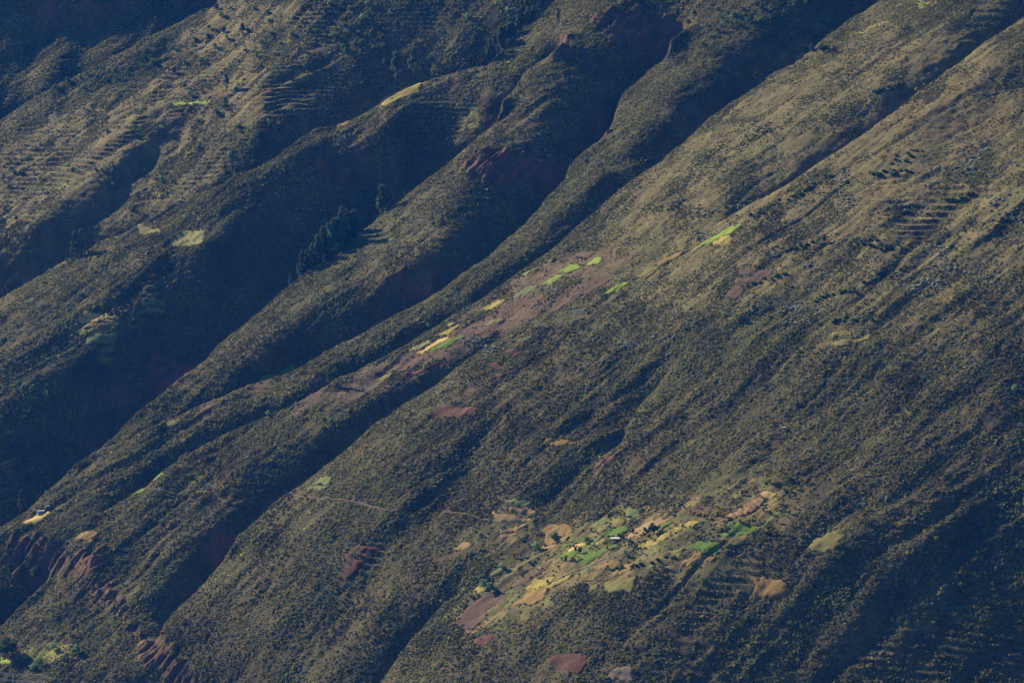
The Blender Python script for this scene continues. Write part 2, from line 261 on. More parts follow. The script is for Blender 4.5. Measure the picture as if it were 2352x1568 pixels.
for c in range(NC):
    uc = min(max(UG[c], U0 + 1e-6), U1 - 1e-6)
    f = (uc - U0) / (us[1]-us[0]); i = min(int(f), len(us)-2); f -= i
    w = W_[:, i] * (1-f) + W_[:, i+1] * f
    # keep the two sides of an outline apart when mixing neighbours
    for (vv, J) in crF[c]:
        r = int((vv - V0) / (vs[1]-vs[0]))
        for k in range(-14, 15):
            rr = r + k
            if 0 <= rr < len(vs) and abs(W_[rr, i] - W_[rr, i+1]) > 0.0025:
                def side(ii):
                    best = min(cr[ii], key=lambda q: abs(q[0]-vv), default=None)
                    return best is not None and (vs[rr] > best[0])
                me_ = vs[rr] > vv; a, b = side(i), side(i+1)
                if a == me_ and b != me_: w[rr] = W_[rr, i]
                elif b == me_ and a != me_: w[rr] = W_[rr, i+1]
    w = np.maximum.accumulate(w)
    y, z = column(w, uc, crF[c])
    rel = z - (A_ * uc * y + B_ * y - K_)
    off = abs(UG[c] - uc); rr = np.interp(YG, y, rel) * math.exp(-off * 4) 
    Zb[:, c] = A_ * UG[c] * YG + B_ * YG - K_ + rr
REL = Zb - (A_ * YG[:, None] * UG[None] + B_ * YG[:, None] - K_)
# ease the seams between neighbouring bearings
for _ in range(2):
    Zs = REL.copy(); Zs[:, 1:-1] = 0.25 * REL[:, :-2] + 0.5 * REL[:, 1:-1] + 0.25 * REL[:, 2:]
    Zs[1:-1] = 0.2 * Zs[:-2] + 0.6 * Zs[1:-1] + 0.2 * Zs[2:]; REL = Zs
X = YG[:, None] * UG[None]; Y = np.repeat(YG[:, None], NC, 1)
Zb = A_ * X + B_ * Y - K_ + REL
import sys
#print('front margins', np.exp(W_[0, [0, 288, 575]]), np.exp(W_[-1, [0, 288, 575]]), file=sys.stderr)

def bilin(G, x, y):
    x = np.asarray(x, float); y = np.asarray(y, float)
    ci = np.interp(x / y, UG, np.arange(NC)); ri = np.interp(y, YG, np.arange(NR))
    c0 = np.clip(np.floor(ci).astype(int), 0, NC-2); r0 = np.clip(np.floor(ri).astype(int), 0, NR-2); fc = ci - c0; fr = ri - r0
    return (G[r0, c0]*(1-fc)*(1-fr) + G[r0, c0+1]*fc*(1-fr) + G[r0+1, c0]*(1-fc)*fr + G[r0+1, c0+1]*fc*fr)
def hit(u, v, G=None):
    """place on the ground seen at sheet position u, v"""
    G = Zcur if G is None else G
    up, vp = ray(u, v)
    ys = YG; col = bilin(G, up * ys, ys) / ys
    k = int(np.argmax(col >= vp))
    if col[k] < vp: k = len(ys) - 1
    k = max(k, 1); a, b = col[k-1], col[k]; t = (vp - a) / (b - a + 1e-12); t = min(max(t, 0), 1)
    y = ys[k-1] + (ys[k] - ys[k-1]) * t
    return up * y, y
Zcur = Zb

def planpoly(poly):
    pts = []
    for (u, v) in poly: pts.append(hit(u, v, Zb))
    return np.array(pts)
def segdist(x, y, P_, closed=True):
    d = np.full(x.shape, 1e9); m = len(P_)
    for i in range(m if closed else m - 1):
        a = P_[i]; b = P_[(i+1) % m]; ab = b - a; L = (ab ** 2).sum() + 1e-9
        t = np.clip(((x - a[0]) * ab[0] + (y - a[1]) * ab[1]) / L, 0, 1)
        d = np.minimum(d, np.hypot(x - a[0] - t*ab[0], y - a[1] - t*ab[1]))
    return d
def mask(polys, soft=8.0, warp=6.0):
    """soft mask on the ground of regions outlined on the sheet"""
    out = np.zeros(X.shape)
    for poly in polys:
        pp = planpoly(poly)
        x0, x1, y0, y1 = pp[:,0].min()-2*soft-warp, pp[:,0].max()+2*soft+warp, pp[:,1].min()-2*soft-warp, pp[:,1].max()+2*soft+warp
        rr = np.where((YG >= y0) & (YG <= y1))[0]
        if len(rr) == 0: continue
        sl = slice(rr[0], rr[-1]+1); xs, ys = X[sl], Y[sl]
        cc = np.where((xs.max(0) >= x0) & (xs.min(0) <= x1))[0]
        if len(cc) == 0: continue
        sc = slice(cc[0], cc[-1]+1); xs = xs[:, sc] ; ys = ys[:, sc]
        wx = xs + warp * vnoise(xs/9, ys/14, 91); wy = ys + warp * 1.6 * vnoise(xs/9, ys/14, 92)
        d = segdist(wx, wy, pp); i = inpoly(wx, wy, pp)
        m = sstep(-soft, soft, np.where(i, d, -d))
        out[sl, sc] = np.maximum(out[sl, sc], m)
    return out
# ---------------------------------------------------------------- ground detail
TERR = [cp(0, '420,110 500,60 640,30 790,20 800,250 700,270 600,300 470,250 330,260 300,200'), cp(0, '0,300 150,260 300,220 330,300 200,430 60,520 0,540'), cp(0, '470,260 620,270 600,360 420,460 320,500 360,400'),
        cp(0, '850,20 1130,10 1150,80 1060,150 900,120'), cp(0, '1000,190 1200,140 1160,250 1060,300 940,290'), cp(0, '0,80 80,90 90,180 60,230 0,240'),
        cp(0, '1900,1400 2100,1380 2352,1420 2352,1568 1900,1568'),
        cp(0, '1500,1270 1700,1250 1850,1290 1750,1370 1520,1360'), cp(0, '2000,420 2352,380 2352,520 2050,560'), cp(0, '1740,60 1900,60 1880,160 1720,150'), cp(0, '770,1250 890,1240 860,1330 780,1340')]
MT = mask(TERR, 14, 10); MT -= .45 * mask([TERR[6]], 20, 10) * MT
MR = mask(ROCK, 7, 7)
HAMG = [cp(0, '1030,1450 1110,1330 1240,1235 1300,1200 1400,1170 1500,1150 1620,1120 1760,1090 1830,1130 1810,1220 1700,1260 1600,1260 1480,1310 1330,1350 1180,1420'), cp(0, '1040,1270 1090,1220 1130,1170 1240,1150 1230,1220 1150,1260'), cp(0, '1040,1400 1100,1360 1060,1440 1010,1470')]
FALLOW = [cp(0, '1380,570 1480,570 1430,625 1300,700 1150,775 1000,850 880,905 760,930 640,955 700,905 800,858 900,808 1000,758 1100,705 1200,640 1290,585')]
along = (X * ea[0] + Y * ea[1]); across = (X * eb[0] + Y * eb[1])
near = 1.0
w1 = 10 * fbm(X/60, Y/60, 5, 2)
g1 = 1 - np.abs(fbm((across + w1) / 46, along / 170, 1, 2)) * 2
g2 = 1 - np.abs(fbm((across + w1) / 19, along / 60, 2, 2)) * 2
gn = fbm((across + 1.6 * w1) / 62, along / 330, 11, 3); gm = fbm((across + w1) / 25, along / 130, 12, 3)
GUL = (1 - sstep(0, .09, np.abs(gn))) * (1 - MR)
g3 = fbm(across / 12, along / 16, 3, 3)
amp = sstep(-0.4, 0.5, fbm(X / 150, Y / 150, 8, 2))
Zd = Zb + (1.4 * g1 * (0.3 + amp) + 1.1 * g2 * (0.5 + 0.6 * amp) + 0.9 * g3) * (1 - 0.4 * MT)
calm = 1 - .85 * np.maximum(mask(HAMG, 30, 10), mask(FALLOW, 20, 10))
Zd += (2.3 * sstep(0, .30, np.abs(gn)) - 1.5) * (.3 + .9 * amp) * calm + 0.55 * sstep(0, .3, np.abs(gm)) * (1 - .5 * MT) * calm
Zd += 4.0 * fbm(X / 95, Y / 130, 4, 3) 
# old terraces
hs = 5.0
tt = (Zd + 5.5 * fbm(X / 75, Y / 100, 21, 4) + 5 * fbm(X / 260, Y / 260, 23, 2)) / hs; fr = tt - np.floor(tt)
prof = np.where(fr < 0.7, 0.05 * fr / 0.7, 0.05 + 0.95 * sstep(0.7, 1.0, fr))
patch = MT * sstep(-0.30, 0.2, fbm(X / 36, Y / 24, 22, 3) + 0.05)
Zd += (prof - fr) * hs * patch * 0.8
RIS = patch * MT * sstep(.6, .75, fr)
# faint cattle tracks and low banks elsewhere
t2 = (Zd + 4.0 * fbm(X / 60, Y / 90, 31, 3)) / 7.5; f2 = t2 - np.floor(t2)
p2 = np.where(f2 < 0.8, f2 * 0.86, 0.688 + 0.312 * sstep(.8, 1, f2)); bank = sstep(0.05, 0.4, fbm(X / 120, Y / 90, 33, 3)) * (1 - MT) * (1 - MR)
Zd += (p2 - f2) * 7.5 * bank
# crags
Zd += MR * (4.2 * (1 - 2 * np.abs(fbm(across / 9, along / 40, 41, 3))) + 1.2 * fbm(X / 5, Y / 9, 42, 2))
Zd += 0.45 * fbm(X / 4.5, Y / 6.5, 51, 2) * (1 - MT * .5)
Z = Zd
Zcur = Z
def height(x, y): return bilin(Z, x, y)

# tints of what grows or lies bare
BARE = [cp(5, '1590,190 1650,160 1780,150 1700,205'), cp(5, '1930,280 2050,200 2000,260'), cp(5, '820,1185 900,1110 960,1105 880,1180'), cp(8, '640,720 760,640 800,680 700,760'), cp(8, '0,700 60,640 270,620 180,760 20,860 0,860'),
        cp(0, '560,895 640,885 620,912 565,915'), cp(0, '440,960 530,920 560,935 480,965'), cp(0, '700,850 760,840 750,880 700,895'), cp(0, '640,945 720,900 760,905 680,950'), cp(5, '1100,560 1450,450 1900,300 1700,440 1300,640 900,800 400,980 0,1100 200,960 700,760'),
        cp(3, '1700,940 1850,880 1900,880 1760,950'), cp(3, '1240,270 1350,220 1330,250'), cp(0, '230,880 330,930 250,950'), cp(0, '790,330 860,345 840,380 800,370'), cp(8, '2200,1180 2350,1230 2300,1260'), cp(8, '260,1260 330,1240 350,1280')]
YGR = [cp(3, '1060,310 1150,250 1300,200 1480,160 1420,190 1250,235 1120,290'), cp(3, '1480,40 1700,20 1800,20 1650,60 1500,70'), cp(2, '780,690 900,740 980,790 900,830 800,770'), cp(0, '40,1500 110,1490 160,1520 60,1520'), cp(7, '480,1450 560,1470 540,1490 480,1470')]
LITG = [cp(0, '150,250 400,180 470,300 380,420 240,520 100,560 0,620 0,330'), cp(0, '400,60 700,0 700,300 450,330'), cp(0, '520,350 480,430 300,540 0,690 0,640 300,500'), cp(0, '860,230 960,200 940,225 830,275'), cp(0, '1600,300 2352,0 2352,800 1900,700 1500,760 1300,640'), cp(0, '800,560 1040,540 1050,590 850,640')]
mH = mask(HAMG, 14, 12)
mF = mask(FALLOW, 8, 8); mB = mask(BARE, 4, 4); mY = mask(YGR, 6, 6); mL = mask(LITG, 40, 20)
n1 = fbm(X / 40, Y / 60, 61, 4); n2 = fbm(X / 9, Y / 14, 62, 3); n3 = fbm(X / 160, Y / 200, 63, 3)
def mixc(c, m, d): return c + (np.array(d) - c) * m[..., None]
col = np.zeros(X.shape + (3,)) + np.array((0.098, 0.085, 0.044))
col = mixc(col, sstep(-.1, .6, n1), (0.125, 0.102, 0.054))
col = mixc(col, sstep(0.1, .6, n3) * .8, (0.085, 0.095, 0.04))
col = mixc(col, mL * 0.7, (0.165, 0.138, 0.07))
col = mixc(col, mF * 0.8, (0.122, 0.088, 0.064))
col = mixc(col, MT * sstep(-.2, .4, n2) * .5, (0.20, 0.17, 0.075))
col = mixc(col, mB * 0.8, (0.115, 0.073, 0.056))
col = mixc(col, mY * 0.85, (0.25, 0.26, 0.06))
col = mixc(col, MR * sstep(-.8, -.2, n2 + .3 * n1), (0.165, 0.084, 0.064)); col = mixc(col, MR * sstep(.05, .4, fbm(across / 5, along / 40, 97, 3)) * .75, (0.07, 0.062, 0.05))
col = mixc(col, mH * sstep(-.5, .2, n2 + n1), (0.17, 0.135, 0.062)); col = mixc(col, mH * sstep(.15, .5, fbm(X / 14, Y / 20, 88, 2)) * .7, (0.13, 0.16, 0.05))
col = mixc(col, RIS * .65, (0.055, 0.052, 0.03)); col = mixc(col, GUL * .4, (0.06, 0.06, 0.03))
lush = sstep(0.1, .6, fbm(X / 25, Y / 30, 65, 3)) * (1 - MR) * (1 - mB)
col = mixc(col, lush * .35, (0.10, 0.13, 0.04))
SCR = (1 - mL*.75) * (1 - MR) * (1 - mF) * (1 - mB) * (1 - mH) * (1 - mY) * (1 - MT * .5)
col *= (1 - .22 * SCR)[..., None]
col *= (1 + 0.30 * n2[..., None]) * (1 + 0.22 * vnoise(X / 2.2, Y / 3.1, 66)[..., None])

# ---------------------------------------------------------------- materials
def newmat(name):
    m = bpy.data.materials.new(name); m.use_nodes = True
    nt = m.node_tree; b = nt.nodes['Principled BSDF']; b.inputs['Roughness'].default_value = 0.95
    b.inputs['Specular IOR Level'].default_value = 0.1
    return m, nt, b
m_ground, nt, bs = newmat('hillside_ground')
bs.inputs['Base Color'].default_value = (0.11, 0.10, 0.055, 1)

idx = np.arange(NR * NC).reshape(NR, NC)
Fq = np.stack([idx[:-1, :-1], idx[:-1, 1:], idx[1:, 1:], idx[1:, :-1]], -1).reshape(-1, 4)
V = np.stack([X, Y, Zcur + CAMZ], -1).reshape(-1, 3)
ground = mesh_np('hillside', V, Fq, m_ground, smooth=True)
tag(ground, 'steep mountainside of spurs and gullies running down to the left', 'hillside', kind='structure')
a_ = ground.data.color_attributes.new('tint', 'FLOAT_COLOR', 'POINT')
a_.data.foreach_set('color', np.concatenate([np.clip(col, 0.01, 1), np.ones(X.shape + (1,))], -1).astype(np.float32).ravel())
an = nt.nodes.new('ShaderNodeAttribute'); an.attribute_name = 'tint'
tx = nt.nodes.new('ShaderNodeTexNoise'); tx.inputs['Scale'].default_value = 0.9; tx.inputs['Detail'].default_value = 4
geo = nt.nodes.new('ShaderNodeNewGeometry'); nt.links.new(geo.outputs['Position'], tx.inputs['Vector'])
mr = nt.nodes.new('ShaderNodeMapRange'); mr.inputs['To Min'].default_value = 0.55; mr.inputs['To Max'].default_value = 1.45; mr.inputs['From Min'].default_value = .25; mr.inputs['From Max'].default_value = .75
nt.links.new(tx.outputs['Fac'], mr.inputs['Value'])
mx = nt.nodes.new('ShaderNodeVectorMath'); mx.operation = 'SCALE'
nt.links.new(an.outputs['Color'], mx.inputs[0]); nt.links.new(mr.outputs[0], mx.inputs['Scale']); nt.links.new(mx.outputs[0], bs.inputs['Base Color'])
bp = nt.nodes.new('ShaderNodeBump'); bp.inputs['Strength'].default_value = 0.8; bp.inputs['Distance'].default_value = 0.6
nt.links.new(tx.outputs['Fac'], bp.inputs['Height']); nt.links.new(bp.outputs[0], bs.inputs['Normal'])

# ---------------------------------------------------------------- air
def box(name, lo, hi, m=None, parent=None):
    x0, y0, z0 = lo; x1, y1, z1 = hi
    return mesh_np(name, [(x0,y0,z0),(x1,y0,z0),(x1,y1,z0),(x0,y1,z0),(x0,y0,z1),(x1,y0,z1),(x1,y1,z1),(x0,y1,z1)],
                   [(0,3,2,1),(4,5,6,7),(0,1,5,4),(1,2,6,5),(2,3,7,6),(3,0,4,7)], m, parent)
mh = bpy.data.materials.new('haze'); mh.use_nodes = True
hn = mh.node_tree.nodes; hl = mh.node_tree.links; hn.remove(hn['Principled BSDF'])
pv = hn.new('ShaderNodeVolumePrincipled'); pv.inputs['Color'].default_value = (0.0, 0.18, 1.0, 1); pv.inputs['Density'].default_value = HAZE
pv.inputs['Absorption Color'].default_value = (1, 1, 1, 1); pv.inputs['Anisotropy'].default_value = 0.0
hl.new(pv.outputs[0], hn['Material Output'].inputs['Volume'])
zlo, zhi = float(Zcur.min()) + CAMZ, float(Zcur.max()) + CAMZ
hz = box('haze', (X.min() - 60, -60, zlo - 40), (X.max() + 60, YG[-1] + 60, zhi + 60), mh)
tag(hz, 'thin blue air between the viewer and the mountainside', 'haze', kind='stuff')

# ---------------------------------------------------------------- plots of crops and fallow
def thin(t, b, f):
    """leaves let part of the light through"""
    tr = t.nodes.new('ShaderNodeBsdfTranslucent'); mixs = t.nodes.new('ShaderNodeMixShader'); mixs.inputs[0].default_value = f
    t.links.new(b.inputs['Base Color'].links[0].from_socket, tr.inputs['Color']); t.links.new(b.outputs[0], mixs.inputs[1]); t.links.new(tr.outputs[0], mixs.inputs[2]); t.links.new(mixs.outputs[0], t.nodes['Material Output'].inputs['Surface'])
def leafmat(name, c, c2=None, sc=0.6, rough=0.9, trans=0.0, ptc=False):
    trans = 0.5 if ptc else trans
    m, t, b = newmat(name); b.inputs['Roughness'].default_value = rough
    n_ = t.nodes; l_ = t.links
    g = n_.new('ShaderNodeNewGeometry'); x = n_.new('ShaderNodeTexNoise'); x.inputs['Scale'].default_value = sc; x.inputs['Detail'].default_value = 5
    l_.new(g.outputs['Position'], x.inputs['Vector'])
    r = n_.new('ShaderNodeValToRGB'); r.color_ramp.elements[0].position = .38; r.color_ramp.elements[1].position = .62
    xb = n_.new('ShaderNodeTexNoise'); xb.inputs['Scale'].default_value = sc * .12; xb.inputs['Detail'].default_value = 2; l_.new(g.outputs['Position'], xb.inputs['Vector']); av = n_.new('ShaderNodeMix'); av.inputs[0].default_value = .5; l_.new(x.outputs['Fac'], av.inputs[2]); l_.new(xb.outputs['Fac'], av.inputs[3])
    c2 = c2 or tuple(min(1, k * 1.6) for k in c)
    r.color_ramp.elements[0].color = (*c, 1); r.color_ramp.elements[1].color = (*c2, 1)
    l_.new(av.outputs[0], r.inputs['Fac'])
    if ptc:
        oi = n_.new('ShaderNodeObjectInfo'); mm = n_.new('ShaderNodeMapRange'); mm.inputs['To Min'].default_value = .75; mm.inputs['To Max'].default_value = 1.3
        sc_ = n_.new('ShaderNodeVectorMath'); sc_.operation = 'SCALE'; l_.new(oi.outputs['Random'], mm.inputs['Value']); l_.new(r.outputs['Color'], sc_.inputs[0]); l_.new(mm.outputs[0], sc_.inputs['Scale']); l_.new(sc_.outputs[0], b.inputs['Base Color'])
    else: l_.new(r.outputs['Color'], b.inputs['Base Color'])
    if trans: thin(t, b, trans)
    return m
FM = {
 'lime': leafmat('bright_green_crop', (.17,.27,.03), (.29,.40,.06), .35), 'green': leafmat('green_crop', (.06,.12,.012), (.12,.21,.025), .5),
 'dull': leafmat('dull_green_crop', (.12,.15,.06), (.17,.21,.08), .3), 'straw': leafmat('ripe_straw', (.38,.28,.10), (.55,.41,.16), .5),
 'tan': leafmat('cut_stubble', (.23,.16,.085), (.34,.24,.125), .45), 'ochre': leafmat('dry_tall_grass', (.17,.115,.045), (.29,.19,.07), .7),
 'yellow': leafmat('yellow_crop', (.24,.20,.055), (.38,.32,.09), .4), 'olive': leafmat('olive_crop', (.14,.13,.045), (.22,.20,.07), .5),
 'soil': leafmat('bare_brown_soil', (.085,.054,.045), (.125,.08,.064), .5), 'red': leafmat('red_fallow', (.085,.036,.030), (.13,.058,.046), .6),
 'gravel': leafmat('pale_stones', (.15,.115,.10), (.27,.21,.18), 1.2), 'stalk': leafmat('dry_maize_stalks', (.16,.085,.06), (.30,.20,.11), 1.3),
 'corn': leafmat('pale_maize', (.18,.185,.08), (.27,.27,.125), 1.0)}
CENTRE = 'plots on the long brown central spur'; HAM = 'plots of the hamlet at lower centre right'
FIELDS = [
(5,'lime','broad bright green plot just above its narrower twin on the brown central spur',CENTRE,'1495,318 1580,262 1650,268 1560,320'),
(5,'lime','narrow bright green plot touching the lower corner of the broad bright green one',CENTRE,'1385,402 1480,345 1550,328 1440,395'),
(5,'lime','small bright green plot highest of the three on the brown central spur',CENTRE,'1685,258 1750,212 1800,210 1770,250'),
(5,'dull','dull green plot below the twin bright green plots on the brown spur',CENTRE,'1180,482 1300,408 1358,412 1250,480'),
(5,'dull','long dull olive plot on the shadow edge of the brown spur',CENTRE,'1240,330 1340,268 1380,260 1290,325'),
(5,'yellow','golden yellow rectangle alone on brown fallow of the central spur',CENTRE,'965,562 1070,498 1135,495 1040,555'),
(5,'straw','pale straw strip lying against a green plot on the central spur',CENTRE,'520,850 690,768 758,760 600,848'),
(5,'green','leafy green plot lying against the pale straw strip',CENTRE,'605,848 770,762 845,758 700,850'),
(5,'corn','mixed pale green maize plot above the straw strip',CENTRE,'480,825 600,768 625,775 520,842'),
(5,'yellow','long dull yellow strip climbing above the maize plot',CENTRE,'650,742 780,680 840,655 720,740'),
(5,'yellow','tiny yellow patch at the upper end of the dull yellow strip',CENTRE,'715,668 760,652 790,655 750,678'),
(5,'olive','oval yellow green plot ringed by dark red soil low on the brown spur',CENTRE,'230,1038 290,1000 345,992 330,1020 270,1040'),
(5,'olive','faint olive plot of herbs in the middle of the brown fallow',CENTRE,'1000,680 1060,652 1120,660 1080,680'),
(5,'lime','bright green sliver beside the narrow gully right of the brown spur',None,'1820,462 1940,385 1978,380 1880,455'),
(5,'olive','olive yellow plot above the bright green sliver',None,'2010,358 2120,285 2200,275 2100,350'),
(5,'ochre','long ochre strip climbing towards the longest bright green strip',None,'2140,272 2300,200 2350,178 2345,200 2210,272'),
(5,'red','large dark red almond shaped field in green scrub left of centre',None,'620,1295 700,1232 760,1235 900,1258 970,1268 900,1300 720,1312'),
(5,'red','small red fallow patch topmost of four below the brown spur','red fallow patches below the brown spur','1120,895 1180,862 1250,868 1200,900'),
(5,'red','small red fallow patch with a dark bush at its upper edge','red fallow patches below the brown spur','1020,970 1070,945 1130,975 1080,990'),
(5,'red','slim red fallow patch lowest in the column of red patches','red fallow patches below the brown spur','1010,1060 1080,1020 1190,1008 1100,1045'),
(5,'red','little reddish patch right of the large dark red almond field',None,'1075,1270 1110,1243 1165,1265 1130,1285'),
(5,'soil','dark brown plot above the small bright green plot','brown plots in the scrub','1590,190 1650,160 1780,150 1700,205'),
(5,'ochre','narrow ochre terrace in grey green scrub above the red landslip',None,'1390,1490 1420,1470 1600,1480 1640,1500 1500,1505'),
(6,'lime','longest and brightest yellow green strip, right of centre near the gully',None,'60,180 180,110 330,30 405,20 330,70 200,125'),
(6,'yellow','mustard coloured plot tucked under the longest bright green strip',None,'205,128 290,92 345,92 320,130 230,140'),
(6,'soil','dark mauve terrace top of three behind dark hedges',None,'385,320 500,310 630,300 600,350 400,350'),
(6,'soil','dark mauve terrace middle of three behind dark hedges',None,'350,405 375,370 570,362 540,410'),
(6,'soil','brownish terrace lowest of three behind dark hedges',None,'280,510 340,435 430,430 370,510'),
(6,'olive','small olive plot on the edge of the scrub in the right half',None,'1040,770 1170,745 1160,790 1040,795'),
(6,'olive','longer olive plot with a point to the right, below the small olive plot',None,'980,850 1020,825 1200,800 1290,755 1280,790 1100,850'),
(4,'straw','uppermost straw terrace on the shaded left slope','straw terraces on the shaded left slope','565,605 650,603 815,632 805,650 590,632'),
(4,'straw','second straw terrace from the top on the shaded left slope','straw terraces on the shaded left slope','550,640 800,658 812,676 552,660'),
(4,'ochre','third straw terrace from the top on the shaded left slope','straw terraces on the shaded left slope','500,690 540,670 795,688 792,702 640,698 500,698'),
(4,'olive','lowest and widest straw terrace on the shaded left slope','straw terraces on the shaded left slope','490,745 500,705 620,708 805,714 740,736 600,750'),
(4,'dull','topmost of five dim green terraces on the dark left slope','dim green terraces on the dark left slope','1000,430 1060,415 1080,440 985,452'),
(4,'dull','second from the top of five dim green terraces on the dark left slope','dim green terraces on the dark left slope','975,472 1085,460 1092,482 975,492'),
(4,'dull','middle one of five dim green terraces on the dark left slope','dim green terraces on the dark left slope','980,502 1080,495 1080,517 980,517'),
(4,'dull','fourth from the top of five dim green terraces on the dark left slope','dim green terraces on the dark left slope','975,552 1130,525 1142,547 975,567'),
(4,'dull','lowest of five dim green terraces on the dark left slope','dim green terraces on the dark left slope','960,592 1020,570 1130,575 1132,592 1000,602'),
(4,'dull','dim ploughed plot right below the straw terraces',None,'595,760 820,738 780,800 600,832'),
(4,'olive','dim olive strip with a dark bank, upper of the pair below the ploughed plot',None,'680,855 780,815 785,838 680,862'),
(4,'olive','dim olive strip with a dark bank, lower of the pair below the ploughed plot',None,'672,875 782,850 782,868 680,885'),
(4,'olive','small straw coloured plot lowest on the shaded left slope',None,'678,925 720,915 800,940 680,952'),
(4,'corn','large pale maize field on a shelf of the left spur',None,'1180,95 1290,15 1420,10 1390,110 1200,125'),
(4,'olive','dry grassy clearing left of the large pale maize field',None,'870,30 960,0 1100,10 1120,50 960,60'),
(4,'green','upper green plot on the crest of the narrow spur left of centre','green plots on the narrow spur','1940,992 1990,962 2035,955 2000,990'),
(4,'green','middle green plot on the crest of the narrow spur left of centre','green plots on the narrow spur','1760,1082 1850,1035 1868,1035 1800,1085'),
(4,'olive','lower dull green plot on the crest of the narrow spur left of centre','green plots on the narrow spur','1110,1408 1190,1362 1240,1352 1180,1405'),
(7,'straw','straw field below the two tin roofs at far left',None,'170,470 270,400 370,365 320,410 310,440 240,485'),
(7,'ochre','tan lozenge shaped field at the brink of the red cliff',None,'510,555 600,495 675,545 640,598 540,575'),
(7,'lime','lower bright green sliver on the crest at left','green slivers on the left crest','890,268 980,218 992,235 920,265'),
(7,'lime','upper bright green sliver on the crest at left','green slivers on the left crest','1060,165 1120,128 1127,142 1080,163'),
(7,'dull','dull green plot above the footpath, upper of two',None,'2160,225 2210,178 2300,180 2270,232'),
(7,'dull','dull green plot above the footpath, lower of two',None,'2115,262 2140,240 2260,250 2200,274'),
(7,'lime','bright green meadow in the bottom left corner',None,'0,1418 70,1440 75,1462 0,1458'),
(8,'ochre','rounded golden field with a lone round tree, left end of the hamlet',HAM,'1380,520 1450,475 1580,480 1600,525 1500,528 1560,560 1530,590 1420,590 1400,545'),
(8,'tan','narrow golden strip under the rounded golden field',HAM,'1370,615 1480,600 1470,630 1390,635'),
(8,'straw','brightest straw patch in front of the bare trunked tree',HAM,'1555,645 1620,598 1695,605 1640,635'),
(8,'dull','pale green plot beside the bare trunked tree',HAM,'1700,600 1790,550 1792,568 1740,608'),
(8,'yellow','golden wedge joined to the pale green plot',HAM,'1742,608 1800,567 1828,575 1790,605'),
(8,'green','saturated green potato plot above the open shed',HAM,'1785,545 1860,500 1975,478 1980,490 1880,560'),
(8,'green','green crop strip starting below the dark twin trees',HAM,'1480,690 1560,650 1760,610 1640,662 1580,712'),
(8,'green','wide green crop between the shed and the flowering brooms',HAM,'1600,722 1780,632 1920,600 1800,672 1700,728'),
(8,'dull','upper of three pale olive plots above the potato plot',HAM,'1960,375 2065,358 2050,410 1980,445'),
(8,'olive','middle of three pale olive plots above the potato plot',HAM,'1840,455 1900,435 1960,450 1930,485 1870,485'),
(8,'olive','lower of three pale olive plots above the potato plot',HAM,'1760,520 1820,487 1860,490 1795,540'),
(8,'tan','tan stubble field where two animals graze',HAM,'1980,540 2010,500 2130,445 2240,460 2180,480 2100,530 1970,575'),
(8,'green','slim green strip right of the big dark tree',HAM,'2180,502 2260,460 2290,462 2200,517'),
(8,'yellow','yellow green oval below the stony track',HAM,'2050,620 2120,590 2190,600 2140,628'),
(8,'yellow','yellow green oval above and right of the first oval',HAM,'2170,580 2230,545 2285,550 2230,592'),
(8,'yellow','small yellow plot at the right end of the hamlet ovals',HAM,'2280,522 2350,495 2350,530 2300,542'),
(8,'yellow','golden strip left of the stony track',HAM,'1265,915 1350,840 1480,830 1420,892'),
(8,'yellow','thin golden strip right of the stony track',HAM,'1380,917 1500,862 1590,815 1560,847 1440,917'),
(8,'ochre','tall golden grass field below the two golden strips',HAM,'1215,1020 1260,955 1340,925 1420,925 1400,990 1300,1038'),
(8,'ochre','orange grass plot below the rounded pale green tree',HAM,'1720,770 1850,730 2000,740 1980,790 1880,812 1820,775'),
(8,'olive','brownish olive plot of tall stems below the orange plot',HAM,'1810,870 2030,840 2000,940 1850,940'),
(8,'olive','sunny green grass around the blue tarpaulin',HAM,'2100,720 2200,650 2350,640 2330,700 2200,735'),
(8,'soil','dark ploughed strip running down between two hedges',None,'1080,917 1250,830 1420,745 1400,782 1200,892'),
(8,'soil','large ploughed brown field below the twin round trees',None,'790,1150 880,1010 1050,930 1160,942 1000,1040 1000,1090 900,1180'),
(8,'yellow','bright straw strip beside the twin round trees',HAM,'920,907 1010,855 1050,872 980,942 940,952'),
(5,'soil','upper long brown strip between the green plots and the gully',CENTRE,'1640,470 1760,400 1880,340 1850,375 1720,450'),
(5,'soil','lower long brown strip right of the golden yellow rectangle',CENTRE,'1380,590 1500,520 1660,450 1620,500 1480,585'),
(5,'red','reddish brown strip below the oval yellow green plot',CENTRE,'350,1030 500,985 700,920 680,950 480,1020'),
(5,'soil','brown strip above the maize and straw plots',CENTRE,'860,700 1000,650 1150,620 1100,655 960,700'),
(8,'red','upper mottled red fallow on the lower middle spur',None,'120,640 200,620 270,625 260,660 160,680'),
(8,'red','lower mottled red fallow on the lower middle spur',None,'20,800 90,720 170,730 100,800 40,850'),
(8,'red','small terracotta field alone in the scrub at lower centre',None,'905,1290 980,1235 1060,1250 1000,1300 940,1322'),
(8,'dull','green topmost terrace of the tan stair of terraces','stair of tan terraces left of the hamlet','1110,315 1200,300 1310,300 1310,330 1230,332'),
(8,'tan','first tan terrace below the green one','stair of tan terraces left of the hamlet','1150,345 1340,370 1340,397 1150,366'),
(8,'tan','widest terrace of the tan stair','stair of tan terraces left of the hamlet','1030,380 1110,395 1310,430 1300,447 1080,445'),
(8,'tan','fourth terrace down the tan stair','stair of tan terraces left of the hamlet','1100,482 1270,480 1270,502 1110,507'),
(8,'tan','lowest short terrace of the tan stair','stair of tan terraces left of the hamlet','1100,535 1200,530 1210,550 1110,552'),
